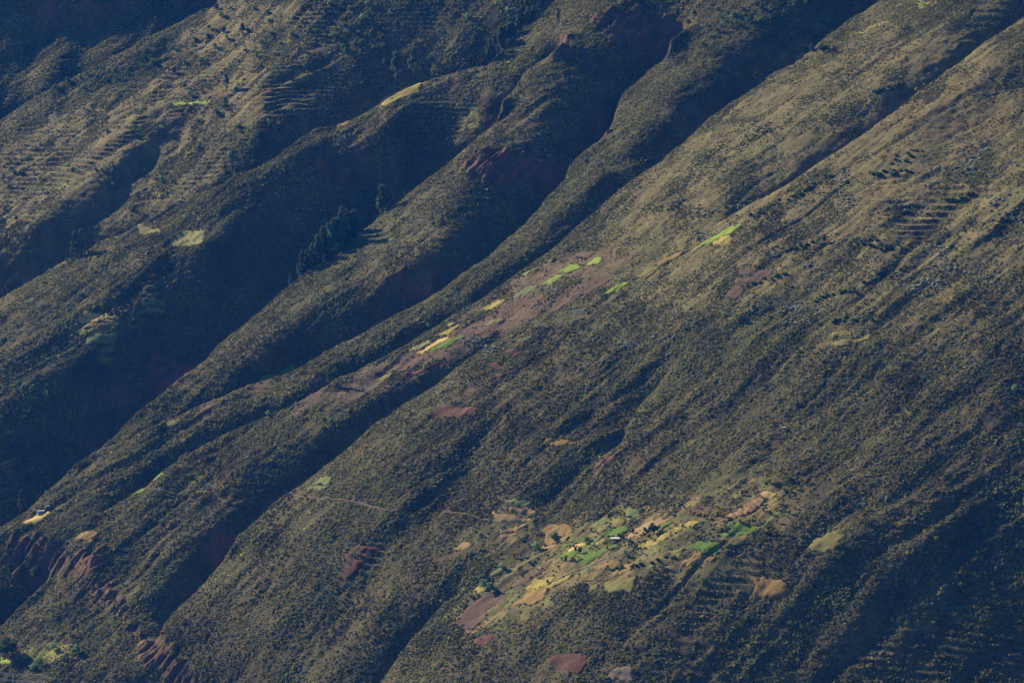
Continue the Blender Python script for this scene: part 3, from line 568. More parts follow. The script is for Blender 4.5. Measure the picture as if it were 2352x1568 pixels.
(8,'tan','lone tan crescent left of the stair of terraces',None,'740,632 810,622 850,590 920,600 900,625 830,634'),
(8,'dull','grassy green plot around the small forked tree',None,'1030,815 1080,780 1130,765 1110,800 1050,822'),
(8,'red','dark purplish fallow triangle near the bottom edge',None,'1420,1430 1500,1380 1640,1360 1700,1390 1700,1440 1620,1540 1520,1470'),
(8,'gravel','pale stony scar at the bottom edge',None,'1830,1540 1900,1475 2010,1462 2010,1562 1900,1568'),
(8,'red','dark red landslip in the gully above the hamlet',None,'1740,130 1760,70 1850,20 1925,22 1830,80'),
(9,'straw','small bright yellow rectangle above the maize stalks',None,'530,290 560,262 655,272 620,302'),
(9,'stalk','reddish field of dry standing maize stalks',None,'260,475 400,380 520,310 600,315 540,380 480,430 330,470'),
(9,'green','green vegetable rows below the maize stalks, upper strip',HAM,'290,520 370,490 450,500 550,520 540,540 400,532'),
(9,'green','green vegetable rows below the maize stalks, lower strip',HAM,'235,557 330,545 500,570 300,572'),
(9,'green','green plot at the brow above the dark thicket',HAM,'0,640 100,600 270,620 270,662 170,692 90,650'),
(9,'yellow','small yellow green plot with two thin bushes, right in the hamlet',HAM,'0,500 60,460 120,480 30,522'),
(9,'soil','dark brown plot among flowering broom bushes',HAM,'40,402 130,355 200,380 170,422'),
(9,'ochre','ragged orange grass field alone at lower right',None,'450,995 520,930 480,870 560,850 700,880 735,930 680,970 560,987'),
(9,'ochre','ochre terrace between dark thickets below the hamlet',HAM,'0,742 100,700 220,710 200,740 0,767'),
(9,'olive','greyish grass clearing right of the hamlet',None,'850,650 900,565 1050,555 1120,590 1060,680 900,667'),
(1,'lime','single bright green terrace high on the upper left slope',None,'1185,710 1250,698 1440,696 1452,712 1400,727 1200,724'),
(1,'red','narrow red earth terrace right of the bright green terrace',None,'1450,667 1490,650 1600,655 1560,672'),
(1,'red','red earth plot on the nose of the upper left spur',None,'1800,640 1830,615 1890,620 1880,648'),
(2,'yellow','sunlit yellow green grass on the crest at upper centre',None,'200,752 290,685 420,625 555,608 535,650 400,690 280,745'),
(2,'ochre','glowing orange sliver on the crest at upper centre',None,'-40,862 0,838 60,842 30,856'),
(2,'olive','olive meadow in the hollow between two upper ridges',None,'860,862 950,845 1000,855 960,885 880,887'),
]
fields_pp = []
VM = np.maximum.accumulate(Z / Y, axis=0)
for i, (cr_, key, lab, grp, poly) in enumerate(FIELDS):
    pp = planpoly(cp(cr_, poly))
    ext = np.ptp(pp, axis=0)

    fields_pp.append(pp)
    cell = 1.5 if ext.max() < 90 else 2.2
    gx_ = np.arange(pp[:,0].min()-3, pp[:,0].max()+3, cell); gy_ = np.arange(pp[:,1].min()-4, pp[:,1].max()+4, cell)
    if key == 'stalk': gx_ = np.arange(pp[:,0].min()-3, pp[:,0].max()+3, 1.1)
    XX, YY = np.meshgrid(gx_, gy_)
    wx = XX + (1.1 * vnoise(XX/3, YY/4, i+200) + 1.5 * vnoise(XX/11, YY/14, i+210)); wy = YY + (1.5 * vnoise(XX/3, YY/4, i+300) + 2.2 * vnoise(XX/11, YY/14, i+310))
    ins = inpoly(wx, wy, pp); d = segdist(wx, wy, pp); sd_ = np.where(ins, d, -d)
    ht = {'soil': .25, 'red': .45, 'gravel': .4, 'stalk': 1.2, 'corn': .7, 'ochre': 1.0, 'tan': .4}.get(key, .6)
    hz_ = ht * (1 + .5 * vnoise(XX/1.6, YY/2.2, i+400))
    if key in ('stalk', 'corn'): hz_ = ht * (0.25 + 0.75 * ((np.floor((XX*.6+YY*.25)/1.4).astype(int) % 2) == 0)) * (1 + .5 * vnoise(XX/1.1, YY/1.1, i+400))
    if key == 'green': hz_ = ht * (0.6 + 0.4 * np.sin((XX * .5 + YY * .35) * 1.6)) + .1
    zz = height(XX, YY) + (-0.7 + (hz_ + 0.9) * sstep(-1.6, 0.2, sd_)) + CAMZ
    idm = np.arange(XX.size).reshape(XX.shape); keep = sd_ > -1.9
    q = np.stack([idm[:-1,:-1], idm[:-1,1:], idm[1:,1:], idm[1:,:-1]], -1).reshape(-1, 4)
    kq = keep.ravel()[q].all(1).reshape(XX.shape[0]-1, XX.shape[1]-1); lb = np.where(kq, np.arange(kq.size).reshape(kq.shape) + 1, 0)
    for _ in range(400):
        l2 = lb.copy(); l2[1:] = np.maximum(l2[1:], lb[:-1]); l2[:-1] = np.maximum(l2[:-1], lb[1:]); l2[:, 1:] = np.maximum(l2[:, 1:], lb[:, :-1]); l2[:, :-1] = np.maximum(l2[:, :-1], lb[:, 1:]); l2 *= kq
        if (l2 == lb).all(): break
        lb = l2
    if lb.max() > 0:
        u_, c_ = np.unique(lb[lb > 0], return_counts=True); kq = lb == u_[c_.argmax()]
    q = q[kq.ravel()]
    if len(q) == 0: print('EMPTY', lab, file=sys.stderr); continue
    used, inv = np.unique(q, return_inverse=True)
    cx, cy = pp.mean(0); cz = float(height(cx, cy)) + CAMZ
    Vv = np.stack([XX.ravel()[used]-cx, YY.ravel()[used]-cy, zz.ravel()[used]-cz], -1)
    nm_ = {'soil':'ploughed_plot','red':'fallow_plot','gravel':'stony_scar','stalk':'maize_plot','corn':'maize_plot','tan':'stubble_field','straw':'straw_field','ochre':'dry_grass_plot'}.get(key,'crop_plot')
    o = mesh_np(nm_, Vv, inv.reshape(-1, 4), FM[key]); o.location = (cx, cy, cz)
    tag(o, lab, 'field', grp)

# ---------------------------------------------------------------- footpaths and the stony track
m_path = leafmat('trodden_earth', (.115,.08,.058), (.19,.13,.09), .5)
def strip(name, pts, w, m, lab, h=0.12):
    P3 = [np.array(hit(u, v, Zb)) for u, v in pts]; line = []
    for a, b in zip(P3[:-1], P3[1:]):
        n_ = max(1, int(np.hypot(*(b-a)) / 2.5)); line += [a + (b-a) * k / n_ for k in range(n_)]
    line.append(P3[-1]); L = np.array(line)
    if len(L) > 6:
        for _ in range(3): L[1:-1] = .25*L[:-2] + .5*L[1:-1] + .25*L[2:]
    T = np.gradient(L, axis=0); T /= np.linalg.norm(T, axis=1)[:, None] + 1e-9; Nn = np.stack([-T[:,1], T[:,0]], -1)
    V_ = []; offs = [(-.62,-.8),(-.5,h),(0,h+.05),(.5,h),(.62,-.8)]
    for k in range(len(L)):
        ww = w * (1 + .3 * vnoise(np.array([k/4.]), np.array([1.]), 77)[0])
        for (f, dz) in offs:
            x, y = L[k] + Nn[k] * f * ww; V_.append((x, y, float(height(x, y)) + dz + .1 + CAMZ))
    Fx = [(k*5+j, k*5+j+1, (k+1)*5+j+1, (k+1)*5+j) for k in range(len(L)-1) for j in range(4)]
    o = mesh_np(name, V_, Fx, m); tag(o, lab, 'path', kind='structure'); return L
paths = [strip('footpath', cp(7,'1050,243 1170,262 1300,272 1440,270 1485,268'), .9, m_path, 'earth footpath crossing the scrubby spur at lower left'),
 strip('footpath', cp(7,'1490,272 1500,298 1580,335 1700,335 1860,335'), .9, m_path, 'earth footpath dropping in a bend beyond the gully'),
 strip('footpath', cp(7,'2020,300 2120,315 2200,322 2350,330')+cp(8,'100,332 200,360 280,385 400,393 520,398'), .95, m_path, 'long earth footpath across the middle spur'),
 strip('footpath', cp(8,'560,396 700,388 850,405 1010,432'), .8, m_path, 'earth footpath ending at the tan terraces'),
 strip('stony_track', cp(8,'2130,540 2060,580 1990,610 1900,655 1800,700 1700,748 1600,790 1500,845 1420,880'), 2.0, FM['gravel'], 'stony purple grey track running down through the hamlet'),
 strip('footpath', cp(7,'0,157 100,150 200,130 300,118'), 1.0, m_path, 'faint path across the dark slope at far left')]

# ---------------------------------------------------------------- scrub
def covered(x, y):
    c = np.zeros(x.shape, bool)
    for pp in fields_pp:
        b = (x > pp[:,0].min()-2) & (x < pp[:,0].max()+2) & (y > pp[:,1].min()-2) & (y < pp[:,1].max()+2)
        if b.any():
            ii = np.where(b)[0]; k = inpoly(x[ii], y[ii], pp) ; c[ii[k]] = True
    for L in paths:
        b = (x > L[:,0].min()-3) & (x < L[:,0].max()+3) & (y > L[:,1].min()-3) & (y < L[:,1].max()+3)
        if b.any():
            ii = np.where(b)[0]; c[ii[segdist(x[ii], y[ii], L, False) < .9]] = True
    return c
def visible(x, y, z):
    return z / y > bilin(VM, x, y) - 8.0 / y
NCAND = 2300000
ry = np.sqrt(rng.random(NCAND) * (5700.0**2 - 2300.0**2) + 2300.0**2); rx = (rng.random(NCAND) * 2 - 1) * 0.149 * ry
rz = height(rx, ry); ok = visible(rx, ry, rz + 1.5) & (rz / ry < 0.006 ) & (rz / ry > -0.19)
rx, ry, rz = rx[ok], ry[ok], rz[ok]
mt = bilin(MT, rx, ry); mrk = bilin(MR, rx, ry); mf = bilin(mF, rx, ry); ml = bilin(mL, rx, ry)
cl = fbm(rx/26, ry/36, 70, 3); cl2 = fbm(rx/8, ry/10, 71, 2); up = sstep(-.1, -.04, rz / ry)
ris = bilin(RIS, rx, ry)
pr = 0.86 + 0.9 * cl + 1.1 * ris + .9 * bilin(GUL, rx, ry) - 0.55 * up * ml - 0.45 * mt - 0.5 * mf - 1.0 * mrk + .5 * cl2 - bilin(mB, rx, ry) * .7 - bilin(mY, rx, ry) * .6 - bilin(mH, rx, ry) * .85
ok = (rng.random(len(rx)) < np.clip(pr, 0.06, 1)) & (~covered(rx, ry) | (rng.random(len(rx)) < .035))
rx, ry, rz, cl, ml = rx[ok], ry[ok], rz[ok], cl[ok], ml[ok]
hx = []; 
for k_, pp in enumerate(fields_pp):
    for a, b in zip(pp, np.roll(pp, -1, 0)):
        L_ = float(np.hypot(*(b - a))); m_ = int(L_ / (2.2 if k_ % 2 else 3.5) * rng.random() * 1.3)
        if m_: t_ = rng.random(m_)[:, None]; hx.append(a + (b - a) * t_ + rng.normal(size=(m_, 2)) * (.8, 1.2))
hx = np.concatenate(hx); rx = np.concatenate([rx, hx[:, 0]]); ry = np.concatenate([ry, hx[:, 1]]); rz = height(rx, ry); cl = np.concatenate([cl, np.full(len(hx), .3)]); ml = np.concatenate([ml, np.zeros(len(hx))])
ns = len(rx)
size = (0.34 + 0.62 * rng.random(ns) ** 4 + 0.30 * sstep(.1, .6, cl)) * np.where(ry > 4000, 1.25, 1.0) * (1 - .2 * ml)
pal = np.array([(.060,.068,.030),(.086,.087,.037),(.112,.108,.046),(.050,.058,.036),(.125,.098,.062),(.17,.155,.05),(.092,.092,.070)])
pi = rng.choice(len(pal), ns, p=[.27,.25,.17,.12,.11,.03,.05]); thick = fbm(rx/34, ry/50, 72, 3); size_k = 1 + .35 * sstep(.05, .5, thick); size = size * size_k if False else size
tint = (2.9 * (1 - .38 * sstep(.05, .45, thick) + .25 * sstep(.1, .5, -thick)))[:, None] * pal[pi] * (0.7 + .6 * rng.random((ns, 1))) * (1 + .35 * sstep(0, .5, -cl))[:, None]

# one bush shape grown inside a node tree, set out on the surveyed points
def bush_nodes(name, mat):
    g = bpy.data.node_groups.new(name, 'GeometryNodeTree')
    g.interface.new_socket('Geometry', in_out='INPUT', socket_type='NodeSocketGeometry'); g.interface.new_socket('Geometry', in_out='OUTPUT', socket_type='NodeSocketGeometry')
    N = g.nodes; L = g.links; gi = N.new('NodeGroupInput'); go = N.new('NodeGroupOutput')
    g2i = N.new('GeometryNodeGeometryToInstance')
    for s in range(4):
        ic = N.new('GeometryNodeMeshIcoSphere'); ic.inputs['Radius'].default_value = 1.0; ic.inputs['Subdivisions'].default_value = 2
        ps = N.new('GeometryNodeInputPosition'); va = N.new('ShaderNodeVectorMath'); va.operation = 'ADD'; va.inputs[1].default_value = (s * 7.3, s * 3.1, s)
        nz = N.new('ShaderNodeTexNoise'); nz.inputs['Scale'].default_value = 1.9; nz.inputs['Detail'].default_value = 2.5
        L.new(ps.outputs[0], va.inputs[0]); L.new(va.outputs[0], nz.inputs['Vector'])
        mrg = N.new('ShaderNodeMapRange'); mrg.inputs['From Min'].default_value = .3; mrg.inputs['From Max'].default_value = .7; mrg.inputs['To Min'].default_value = .45; mrg.inputs['To Max'].default_value = 1.35; mrg.clamp = False
        L.new(nz.outputs['Fac'], mrg.inputs['Value'])
        vs_ = N.new('ShaderNodeVectorMath'); vs_.operation = 'SCALE'; L.new(ps.outputs[0], vs_.inputs[0]); L.new(mrg.outputs[0], vs_.inputs['Scale'])
        sp = N.new('GeometryNodeSetPosition'); L.new(ic.outputs['Mesh'], sp.inputs['Geometry']); L.new(vs_.outputs[0], sp.inputs['Position'])
        dp = N.new('GeometryNodeDistributePointsOnFaces'); dp.inputs['Density'].default_value = 9.0; dp.inputs['Seed'].default_value = s; L.new(sp.outputs[0], dp.inputs['Mesh'])
        gr = N.new('GeometryNodeMeshGrid'); gr.inputs['Size X'].default_value = .62; gr.inputs['Size Y'].default_value = .46; gr.inputs['Vertices X'].default_value = 2; gr.inputs['Vertices Y'].default_value = 2
        rr_ = N.new('FunctionNodeRandomValue'); rr_.data_type = 'FLOAT_VECTOR'; rr_.inputs[0].default_value = (-1.6, -1.6, 0); rr_.inputs[1].default_value = (1.6, 1.6, 6.28); rr_.inputs['Seed'].default_value = s
        ii_ = N.new('GeometryNodeInstanceOnPoints'); L.new(dp.outputs['Points'], ii_.inputs['Points']); L.new(gr.outputs['Mesh'], ii_.inputs['Instance']); L.new(rr_.outputs[0], ii_.inputs['Rotation'])
        rl = N.new('GeometryNodeRealizeInstances'); L.new(ii_.outputs[0], rl.inputs[0])
        sm = N.new('GeometryNodeSetMaterial'); sm.inputs['Material'].default_value = mat; L.new(rl.outputs[0], sm.inputs['Geometry']); L.new(sm.outputs[0], g2i.inputs[0])
    iop = N.new('GeometryNodeInstanceOnPoints'); iop.inputs['Pick Instance'].default_value = True
    L.new(gi.outputs[0], iop.inputs['Points']); L.new(g2i.outputs[0], iop.inputs['Instance'])
    def nat(nm_, ty):
        a = N.new('GeometryNodeInputNamedAttribute'); a.data_type = ty; a.inputs['Name'].default_value = nm_; return a.outputs['Attribute']
    L.new(nat('scl', 'FLOAT_VECTOR'), iop.inputs['Scale'])
    rv = nat('rot', 'FLOAT_VECTOR'); e2r = N.new('FunctionNodeEulerToRotation'); L.new(rv, e2r.inputs[0]); L.new(e2r.outputs[0], iop.inputs['Rotation'])
    L.new(iop.outputs[0], go.inputs[0])
    return g
def scatter(name, x, y, z, sx, sz, tint, mat, lab, cat):
    me = bpy.data.meshes.new(name); me.vertices.add(len(x))
    co = np.stack([x, y, z + CAMZ], -1).astype(np.float32); me.vertices.foreach_set('co', co.ravel())
    a = me.attributes.new('scl', 'FLOAT_VECTOR', 'POINT'); a.data.foreach_set('vector', np.stack([sx, sx * rng.uniform(.8, 1.2, len(x)), sz], -1).astype(np.float32).ravel())
    a = me.attributes.new('rot', 'FLOAT_VECTOR', 'POINT'); a.data.foreach_set('vector', np.stack([rng.uniform(-.3,.3,len(x)), rng.uniform(-.3,.3,len(x)), rng.uniform(0, 6.28, len(x))], -1).astype(np.float32).ravel())
    a = me.attributes.new('tint', 'FLOAT_VECTOR', 'POINT'); a.data.foreach_set('vector', tint.astype(np.float32).ravel())
    o = bpy.data.objects.new(name, me); C.collection.objects.link(o)
    md = o.modifiers.new('bushes', 'NODES'); md.node_group = bush_nodes(name + '_nodes', mat)
    return tag(o, lab, cat, kind='stuff')
m_bush, t_, b_ = newmat('scrub_leaves')
ai = t_.nodes.new('ShaderNodeAttribute'); ai.attribute_type = 'INSTANCER'; ai.attribute_name = 'tint'
gg = t_.nodes.new('ShaderNodeNewGeometry'); tn = t_.nodes.new('ShaderNodeTexNoise'); tn.inputs['Scale'].default_value = 1.6; t_.links.new(gg.outputs['Position'], tn.inputs['Vector'])
m2 = t_.nodes.new('ShaderNodeMapRange'); m2.inputs['From Min'].default_value = .3; m2.inputs['From Max'].default_value = .7; m2.inputs['To Min'].default_value = .6; m2.inputs['To Max'].default_value = 1.5; t_.links.new(tn.outputs['Fac'], m2.inputs['Value'])
v2 = t_.nodes.new('ShaderNodeVectorMath'); v2.operation = 'SCALE'; t_.links.new(ai.outputs['Vector'], v2.inputs[0]); t_.links.new(m2.outputs[0], v2.inputs['Scale']); t_.links.new(v2.outputs[0], b_.inputs['Base Color'])
thin(t_, b_, .4)
scatter('scrub', rx, ry, rz + size * .25, size, size * rng.uniform(.7, 1.1, ns), tint, m_bush, 'low grey green and olive scrub covering every spur', 'scrub')

# ---------------------------------------------------------------- trees and single bushes
def leaves(centres, radii, n_per, size_, seed, squash=1.0):
    r_ = np.random.default_rng(seed); V_ = []; 
    for (c, rad) in zip(centres, radii):
        k = max(8, int(n_per * (rad if np.isscalar(rad) else np.mean(rad)) ** 2))
        d = r_.normal(size=(k, 3)); d /= np.linalg.norm(d, axis=1)[:, None]
        p = np.array(c) + d * (np.array(rad) * (0.72 + .33 * r_.random((k, 1)))) * np.array([1, 1, squash])
        a = r_.normal(size=(k, 3)); a /= np.linalg.norm(a, axis=1)[:, None]; b2 = np.cross(a, d + .3 * r_.normal(size=(k, 3))); b2 /= np.linalg.norm(b2, axis=1)[:, None] + 1e-9
        a = np.cross(b2, d); a /= np.linalg.norm(a, axis=1)[:, None] + 1e-9
        sz = size_ * (0.6 + .8 * r_.random((k, 1)))
        V_.append(np.stack([p - a*sz - b2*sz*.5, p + a*sz*.2 - b2*sz, p + a*sz + b2*sz*.4, p - a*sz*.3 + b2*sz], 1))
    V_ = np.concatenate(V_).reshape(-1, 3); return V_, np.arange(len(V_)).reshape(-1, 4)
def tubes(segs, n_=6):
    V_ = []; Fq_ = []
    for (a, b, ra, rb) in segs:
        a = np.array(a, float); b = np.array(b, float); d = b - a; d /= np.linalg.norm(d) + 1e-9
        s = np.cross(d, (0.3, 1, 0.1)); s /= np.linalg.norm(s); t = np.cross(d, s); o_ = len(V_)
        for k in range(n_):
            an_ = 2*math.pi*k/n_; V_.append(a + ra*(s*math.cos(an_)+t*math.sin(an_)))
        for k in range(n_):
            an_ = 2*math.pi*k/n_; V_.append(b + rb*(s*math.cos(an_)+t*math.sin(an_)))
        for k in range(n_): Fq_.append((o_+k, o_+(k+1)%n_, o_+n_+(k+1)%n_, o_+n_+k))
    return np.array(V_), np.array(Fq_)
m_bark = leafmat('bark', (.12,.09,.07), (.22,.18,.14), 2.0); m_pale = leafmat('pale_bark', (.25,.22,.18), (.4,.36,.3), 2.0)
LM = {'euc': leafmat('eucalyptus_leaves', (.10,.14,.10), (.17,.21,.15), .5, ptc=True), 'round': leafmat('tree_leaves', (.12,.22,.08), (.20,.32,.12), .6, ptc=True),
      'pale': leafmat('pale_leaves', (.25,.37,.20), (.36,.50,.28), .6, ptc=True), 'dark': leafmat('dark_leaves', (.075,.11,.07), (.12,.16,.10), .6, ptc=True),
      'lime': leafmat('fresh_leaves', (.24,.36,.07), (.38,.48,.10), .6, ptc=True), 'silver': leafmat('silver_leaves', (.40,.43,.40), (.55,.58,.54), 1.2, ptc=True),
      'brush': leafmat('twiggy_leaves', (.060,.050,.045), (.10,.085,.065), 1.0, ptc=True), 'bloom': leafmat('yellow_blossom', (.75,.48,.02), (.9,.66,.05), 1.0)}
MESH = {}
def protos():
    for s in range(3):        # unit height trees
        r_ = np.random.default_rng(100 + s); cs = []; rs = []; segs = [((0,0,-.06), (.01*s,0,.55), .022, .012), ((.01*s,0,.55), (.015,0,.93), .012, .004)]
        for k in range(26):
            h = .20 + .78 * r_.random(); wd = .13 * math.sin(math.pi * min(1, (h - .06) / 1.0)) ** .8 * (1.1 if h < .75 else .7); an_ = r_.uniform(0, 6.28)
            cx_, cy_ = wd * math.cos(an_) * r_.uniform(.3, 1), wd * math.sin(an_) * r_.uniform(.3, 1); cs.append((cx_, cy_, h)); rs.append(np.array([.052, .052, .075]) * r_.uniform(.7, 1.2))
            if k % 3 == 0: segs.append(((0, 0, h - .12), (cx_, cy_, h), .006, .002))
        V_, F_ = leaves(cs, rs, 24000, .019, 10 + s); MESH['euc', s] = (mesh_np('crown', V_, F_, LM['euc'], link=False), mesh_np('trunk', *tubes(segs), m_bark, link=False))
    for s in range(3):
        r_ = np.random.default_rng(200 + s); cs = []; rs = []; segs = [((0,0,-.08), (.02,.0,.3), .045, .03)]
        for k in range(22):
            an_ = r_.uniform(0, 6.28); h = r_.uniform(.30, .88); w_ = .36 * math.sin(math.pi * (h - .1) / .95) ** .7 * r_.uniform(.2, 1)
            c_ = (w_*math.cos(an_), w_*math.sin(an_), h); cs.append(c_); rs.append(r_.uniform(.08, .15))
            if k % 2 == 0: segs.append(((.02, 0, .28), tuple(.85*q for q in c_), .018, .006))
        for key in ('round', 'pale', 'dark', 'lime'):
            V_, F_ = leaves(cs, rs, 4200, .034, 20 + s); MESH[key, s] = (mesh_np('crown', V_, F_, LM[key], link=False), mesh_np('trunk', *tubes(segs), m_bark, link=False))
    for s in range(3):        # vase-shaped broom, with blossom on top
        r_ = np.random.default_rng(300 + s); cs = []; rs = []; segs = []; bc = []
        for k in range(16):
            an_ = r_.uniform(0, 6.28); w_ = r_.uniform(.05, .34); h = r_.uniform(.35, .85); cs.append((w_*h*1.1*math.cos(an_), w_*h*1.1*math.sin(an_), h)); rs.append(np.array([.10, .10, .16]) * r_.uniform(.7, 1.2))
            segs.append(((0,0,-.05), tuple(.95*np.array(cs[-1])), .014, .006)); bc.append((w_*1.1*math.cos(an_), w_*1.1*math.sin(an_), r_.uniform(.84, 1.0)))
        V_, F_ = leaves(cs, rs, 4600, .028, 30 + s); MESH['broom', s] = (mesh_np('foliage', V_, F_, LM['dark'], link=False), mesh_np('stem', *tubes(segs), m_bark, link=False), mesh_np('blossom', *leaves(bc, [.115]*len(bc), 5200, .030, 40 + s), LM['bloom'], link=False))
        MESH['brush', s] = (mesh_np('foliage', V_, F_, LM['brush'], link=False), mesh_np('stem', *tubes(segs), m_bark, link=False))
    for s in range(3):        # silver cushions and dark bushes, one mesh each
        r_ = np.random.default_rng(400 + s); cs = [(.28*math.cos(a), .28*math.sin(a), .35 + .12*r_.random()) for a in np.linspace(0, 5.4, 7)] + [(0, 0, .6)]; rs = [r_.uniform(.24, .36) for _ in cs]
        for key in ('silver', 'dark', 'round'):
            V_, F_ = leaves(cs, rs, 700, .10, 50 + s); MESH['bush_' + key, s] = (mesh_np(key + '_bush', V_, F_, LM[key], link=False),)
protos()
def put(kind, u, v, hpx, name, lab, cat, grp=None, wide=1.0, at=None):
    x, y = at if at is not None else hit(u, v, Z)
    z = float(height(x, y)); H = hpx * y / F; s = random.randrange(3); ms = MESH[kind, s]
    if len(ms) == 1:
        o = bpy.data.objects.new(name, ms[0]); C.collection.objects.link(o)
    else:
        o = bpy.data.objects.new(name, None); C.collection.objects.link(o); o.empty_display_size = .2
        for m_, pn in zip(ms, ('crown', 'trunk') if cat == 'tree' else ('foliage', 'stem', 'blossom')):
            c = bpy.data.objects.new(pn, m_); C.collection.objects.link(c); c.parent = o
    o.location = (x, y, z + CAMZ - .02 * H); o.rotation_euler = (0, 0, random.uniform(0, 6.28)); w_ = wide * random.uniform(.9, 1.1); o.scale = (H * w_, H * w_, H)
    return tag(o, lab, cat, grp)
E = 'eucalyptus_tree'
LAND = [(437,237,'the bright green terrace'),(560,25,'the head of the terraced spur'),(515,218,'the red earth terrace'),(610,212,'the nose of the terraced spur'),(330,140,'the high terraced crest'),(240,200,'the middle of the upper left crest'),(90,290,'the lower end of the upper left crest'),(370,330,'the dark hollow under the bright green terrace'),(250,360,'the rim of the dark hollow'),(60,440,'the left picture edge below the upper crest'),(150,430,'the sunny left shoulder'),(330,440,'the foot of the dark hollow'),(500,330,'the sunny rib right of the dark hollow'),(700,70,'the dark slope beside the terraced spur'),(640,140,'the shaded terraces near the spur nose'),(650,290,'the foot of the terraced slope'),
 (930,190,'the tall twin eucalyptus'),(830,60,'the top edge left of the upper ridge'),(860,110,'the shaded slope above the twin eucalyptus'),(800,170,'the shaded slope left of the twin eucalyptus'),(1170,60,'the dark row of eucalyptus'),(1650,60,'the bushy crest at upper right of centre'),(1740,30,'the top edge right of centre'),(1900,120,'the three dark trees on the upper right crest'),(1700,90,'the dark fold at upper right'),(1620,100,'the left edge of the bushy slope'),
 (215,750,'the straw terraces'),(345,690,'the five dim green terraces'),(450,548,'the large pale maize field'),(120,700,'the left crest'),(50,830,'the left picture edge halfway down'),(200,860,'the small lower straw plot'),(60,1000,'the deep shade at far left'),(150,950,'the faint path in the deep shade'),(430,880,'the red bank in the ravine'),(250,620,'the eucalyptus clump on the left crest'),
 (1647,545,'the longest bright green strip'),(1710,660,'the three mauve terraces'),(1945,785,'the pointed olive plot'),(1300,615,'the twin bright green plots'),(1130,698,'the golden yellow rectangle'),(1000,790,'the pale straw strip'),(1410,662,'the bright green sliver'),(1893,557,'the dark leafy tree in the dip'),(1940,440,'the flowering thicket on the crest'),(2110,380,'the hollow at upper right'),(2200,390,'the silver studded rib'),(2250,470,'the silver patch near the right edge'),(2175,600,'the big silver patch at right'),(2100,660,'the tail of the big silver patch'),(2300,650,'the right picture edge in the middle'),(2040,700,'the dark bushes right of the olive plots'),(1830,715,'the silver bank above the olive plots'),(1730,720,'the silver bank below the mauve terraces'),(1590,735,'the head of the middle gully'),(1700,500,'the bare crest above the green strip'),(1450,790,'the middle slope below the brown spur'),(2020,480,'the dry slope at upper right'),(2080,560,'the dark hollow right of centre'),(2330,520,'the right edge below the top'),
 (1700,1175,'the maize stalks'),(1767,1140,'the small bright yellow rectangle'),(1610,1175,'the brown plot in the hamlet'),(1720,1220,'the green vegetable rows'),(1415,1240,'the open shed'),(1502,1225,'the largest dark tree'),(1483,1275,'the blue tarpaulin'),(1300,1290,'the showy pair of brooms'),(1120,1355,'the twin round trees'),(1272,1240,'the rounded golden field'),(1840,1160,'the open slope right of the maize'),(1430,1300,'the orange grass plot'),(1770,1350,'the ragged orange field'),(1660,1255,'the dark thicket under the vegetables'),(1830,1110,'the dark tree above the maize stalks')]
ORD = ['', 'second ', 'third ', 'fourth ', 'fifth ', 'sixth ', 'seventh ', 'eighth ', 'ninth ', 'tenth ', 'eleventh ', 'twelfth ', 'thirteenth ', 'fourteenth ', 'fifteenth ', 'sixteenth ', 'seventeenth ', 'eighteenth ', 'nineteenth ', 'twentieth ', 'twenty-first ', 'twenty-second ', 'twenty-third ', 'twenty-fourth ', 'twenty-fifth ', 'twenty-sixth ', 'twenty-seventh ']
CROWD = []
def crowd(o, base, u, v): CROWD.append((o, base, u, v))
def name_crowds():
    """each member of a crowd is told by the landmark it stands nearest to, on which side, and its rank from it"""
    B = {}
    for o, base, u, v in CROWD:
        l = min(LAND, key=lambda q: (q[0]-u)**2 + ((q[1]-v)*1.3)**2); dx, dy = u-l[0], v-l[1]
        side = ('right of' if dx > 0 else 'left of') if abs(dx) > abs(dy) * 1.2 else ('below' if dy > 0 else 'above')
        B.setdefault((base, side, l[2]), []).append((dx*dx+dy*dy, id(o), o))
    for (base, side, l), L in B.items():
        for k, (_, _, o) in enumerate(sorted(L, key=lambda q: q[:2])): o['label'] = '%s %s %s%s' % (base, side, l, '' if len(L) == 1 else ', %snearest' % ORD[min(k, 26)])
def silv(nm, u):
    L = SIL[nm][3]
    for a, b in zip(L[:-1], L[1:]):
        if min(a[0], b[0]) <= u <= max(a[0], b[0]) and a[0] != b[0]: return a[1] + (b[1]-a[1]) * (u-a[0]) / (b[0]-a[0])
def behind(nm, u, v, h, name, lab, cat, grp=None, wide=1.0, back=16.0):
    """a tree rooted on the far flank just past a spur's edge, as tall as what shows above the edge asks for"""
    sv_ = silv(nm, u)
    if sv_ is None: return put('euc', u, v, h, name, lab, cat, grp, wide)
    x, y = hit(u, sv_ + 4, Z); y2 = y + back * random.uniform(.5, 1.5); a, b = ray(u, v - h); x2 = a * y2; z = float(height(x2, y2)); H = max(6.0, min(b * y2 - z, 44.0))
    return put('euc', u, v, H * F / y2, name, lab, cat, grp, wide * min(1.0, .55 + h / H / F * y2 * .5), at=(x2, y2))
STAND = [(693,628,48),(705,617,42),(718,604,45),(712,610,30),(730,592,55),(742,584,60),(755,574,70),(768,562,75),(775,555,80),(787,548,75),(795,543,60),(748,585,42),(724,602,36),(736,596,38),(762,570,55),(780,556,60),(700,622,36),(690,632,26),(801,538,50)]
for k, (u, v, h) in enumerate(sorted(STAND)): behind('c', u, v - 1, h, E, 'tall eucalyptus in the dark stand behind the middle ridge, %sfrom the left' % (ORD[k] or 'first '), 'tree', 'eucalyptus stand in the middle ravine', 1.1)
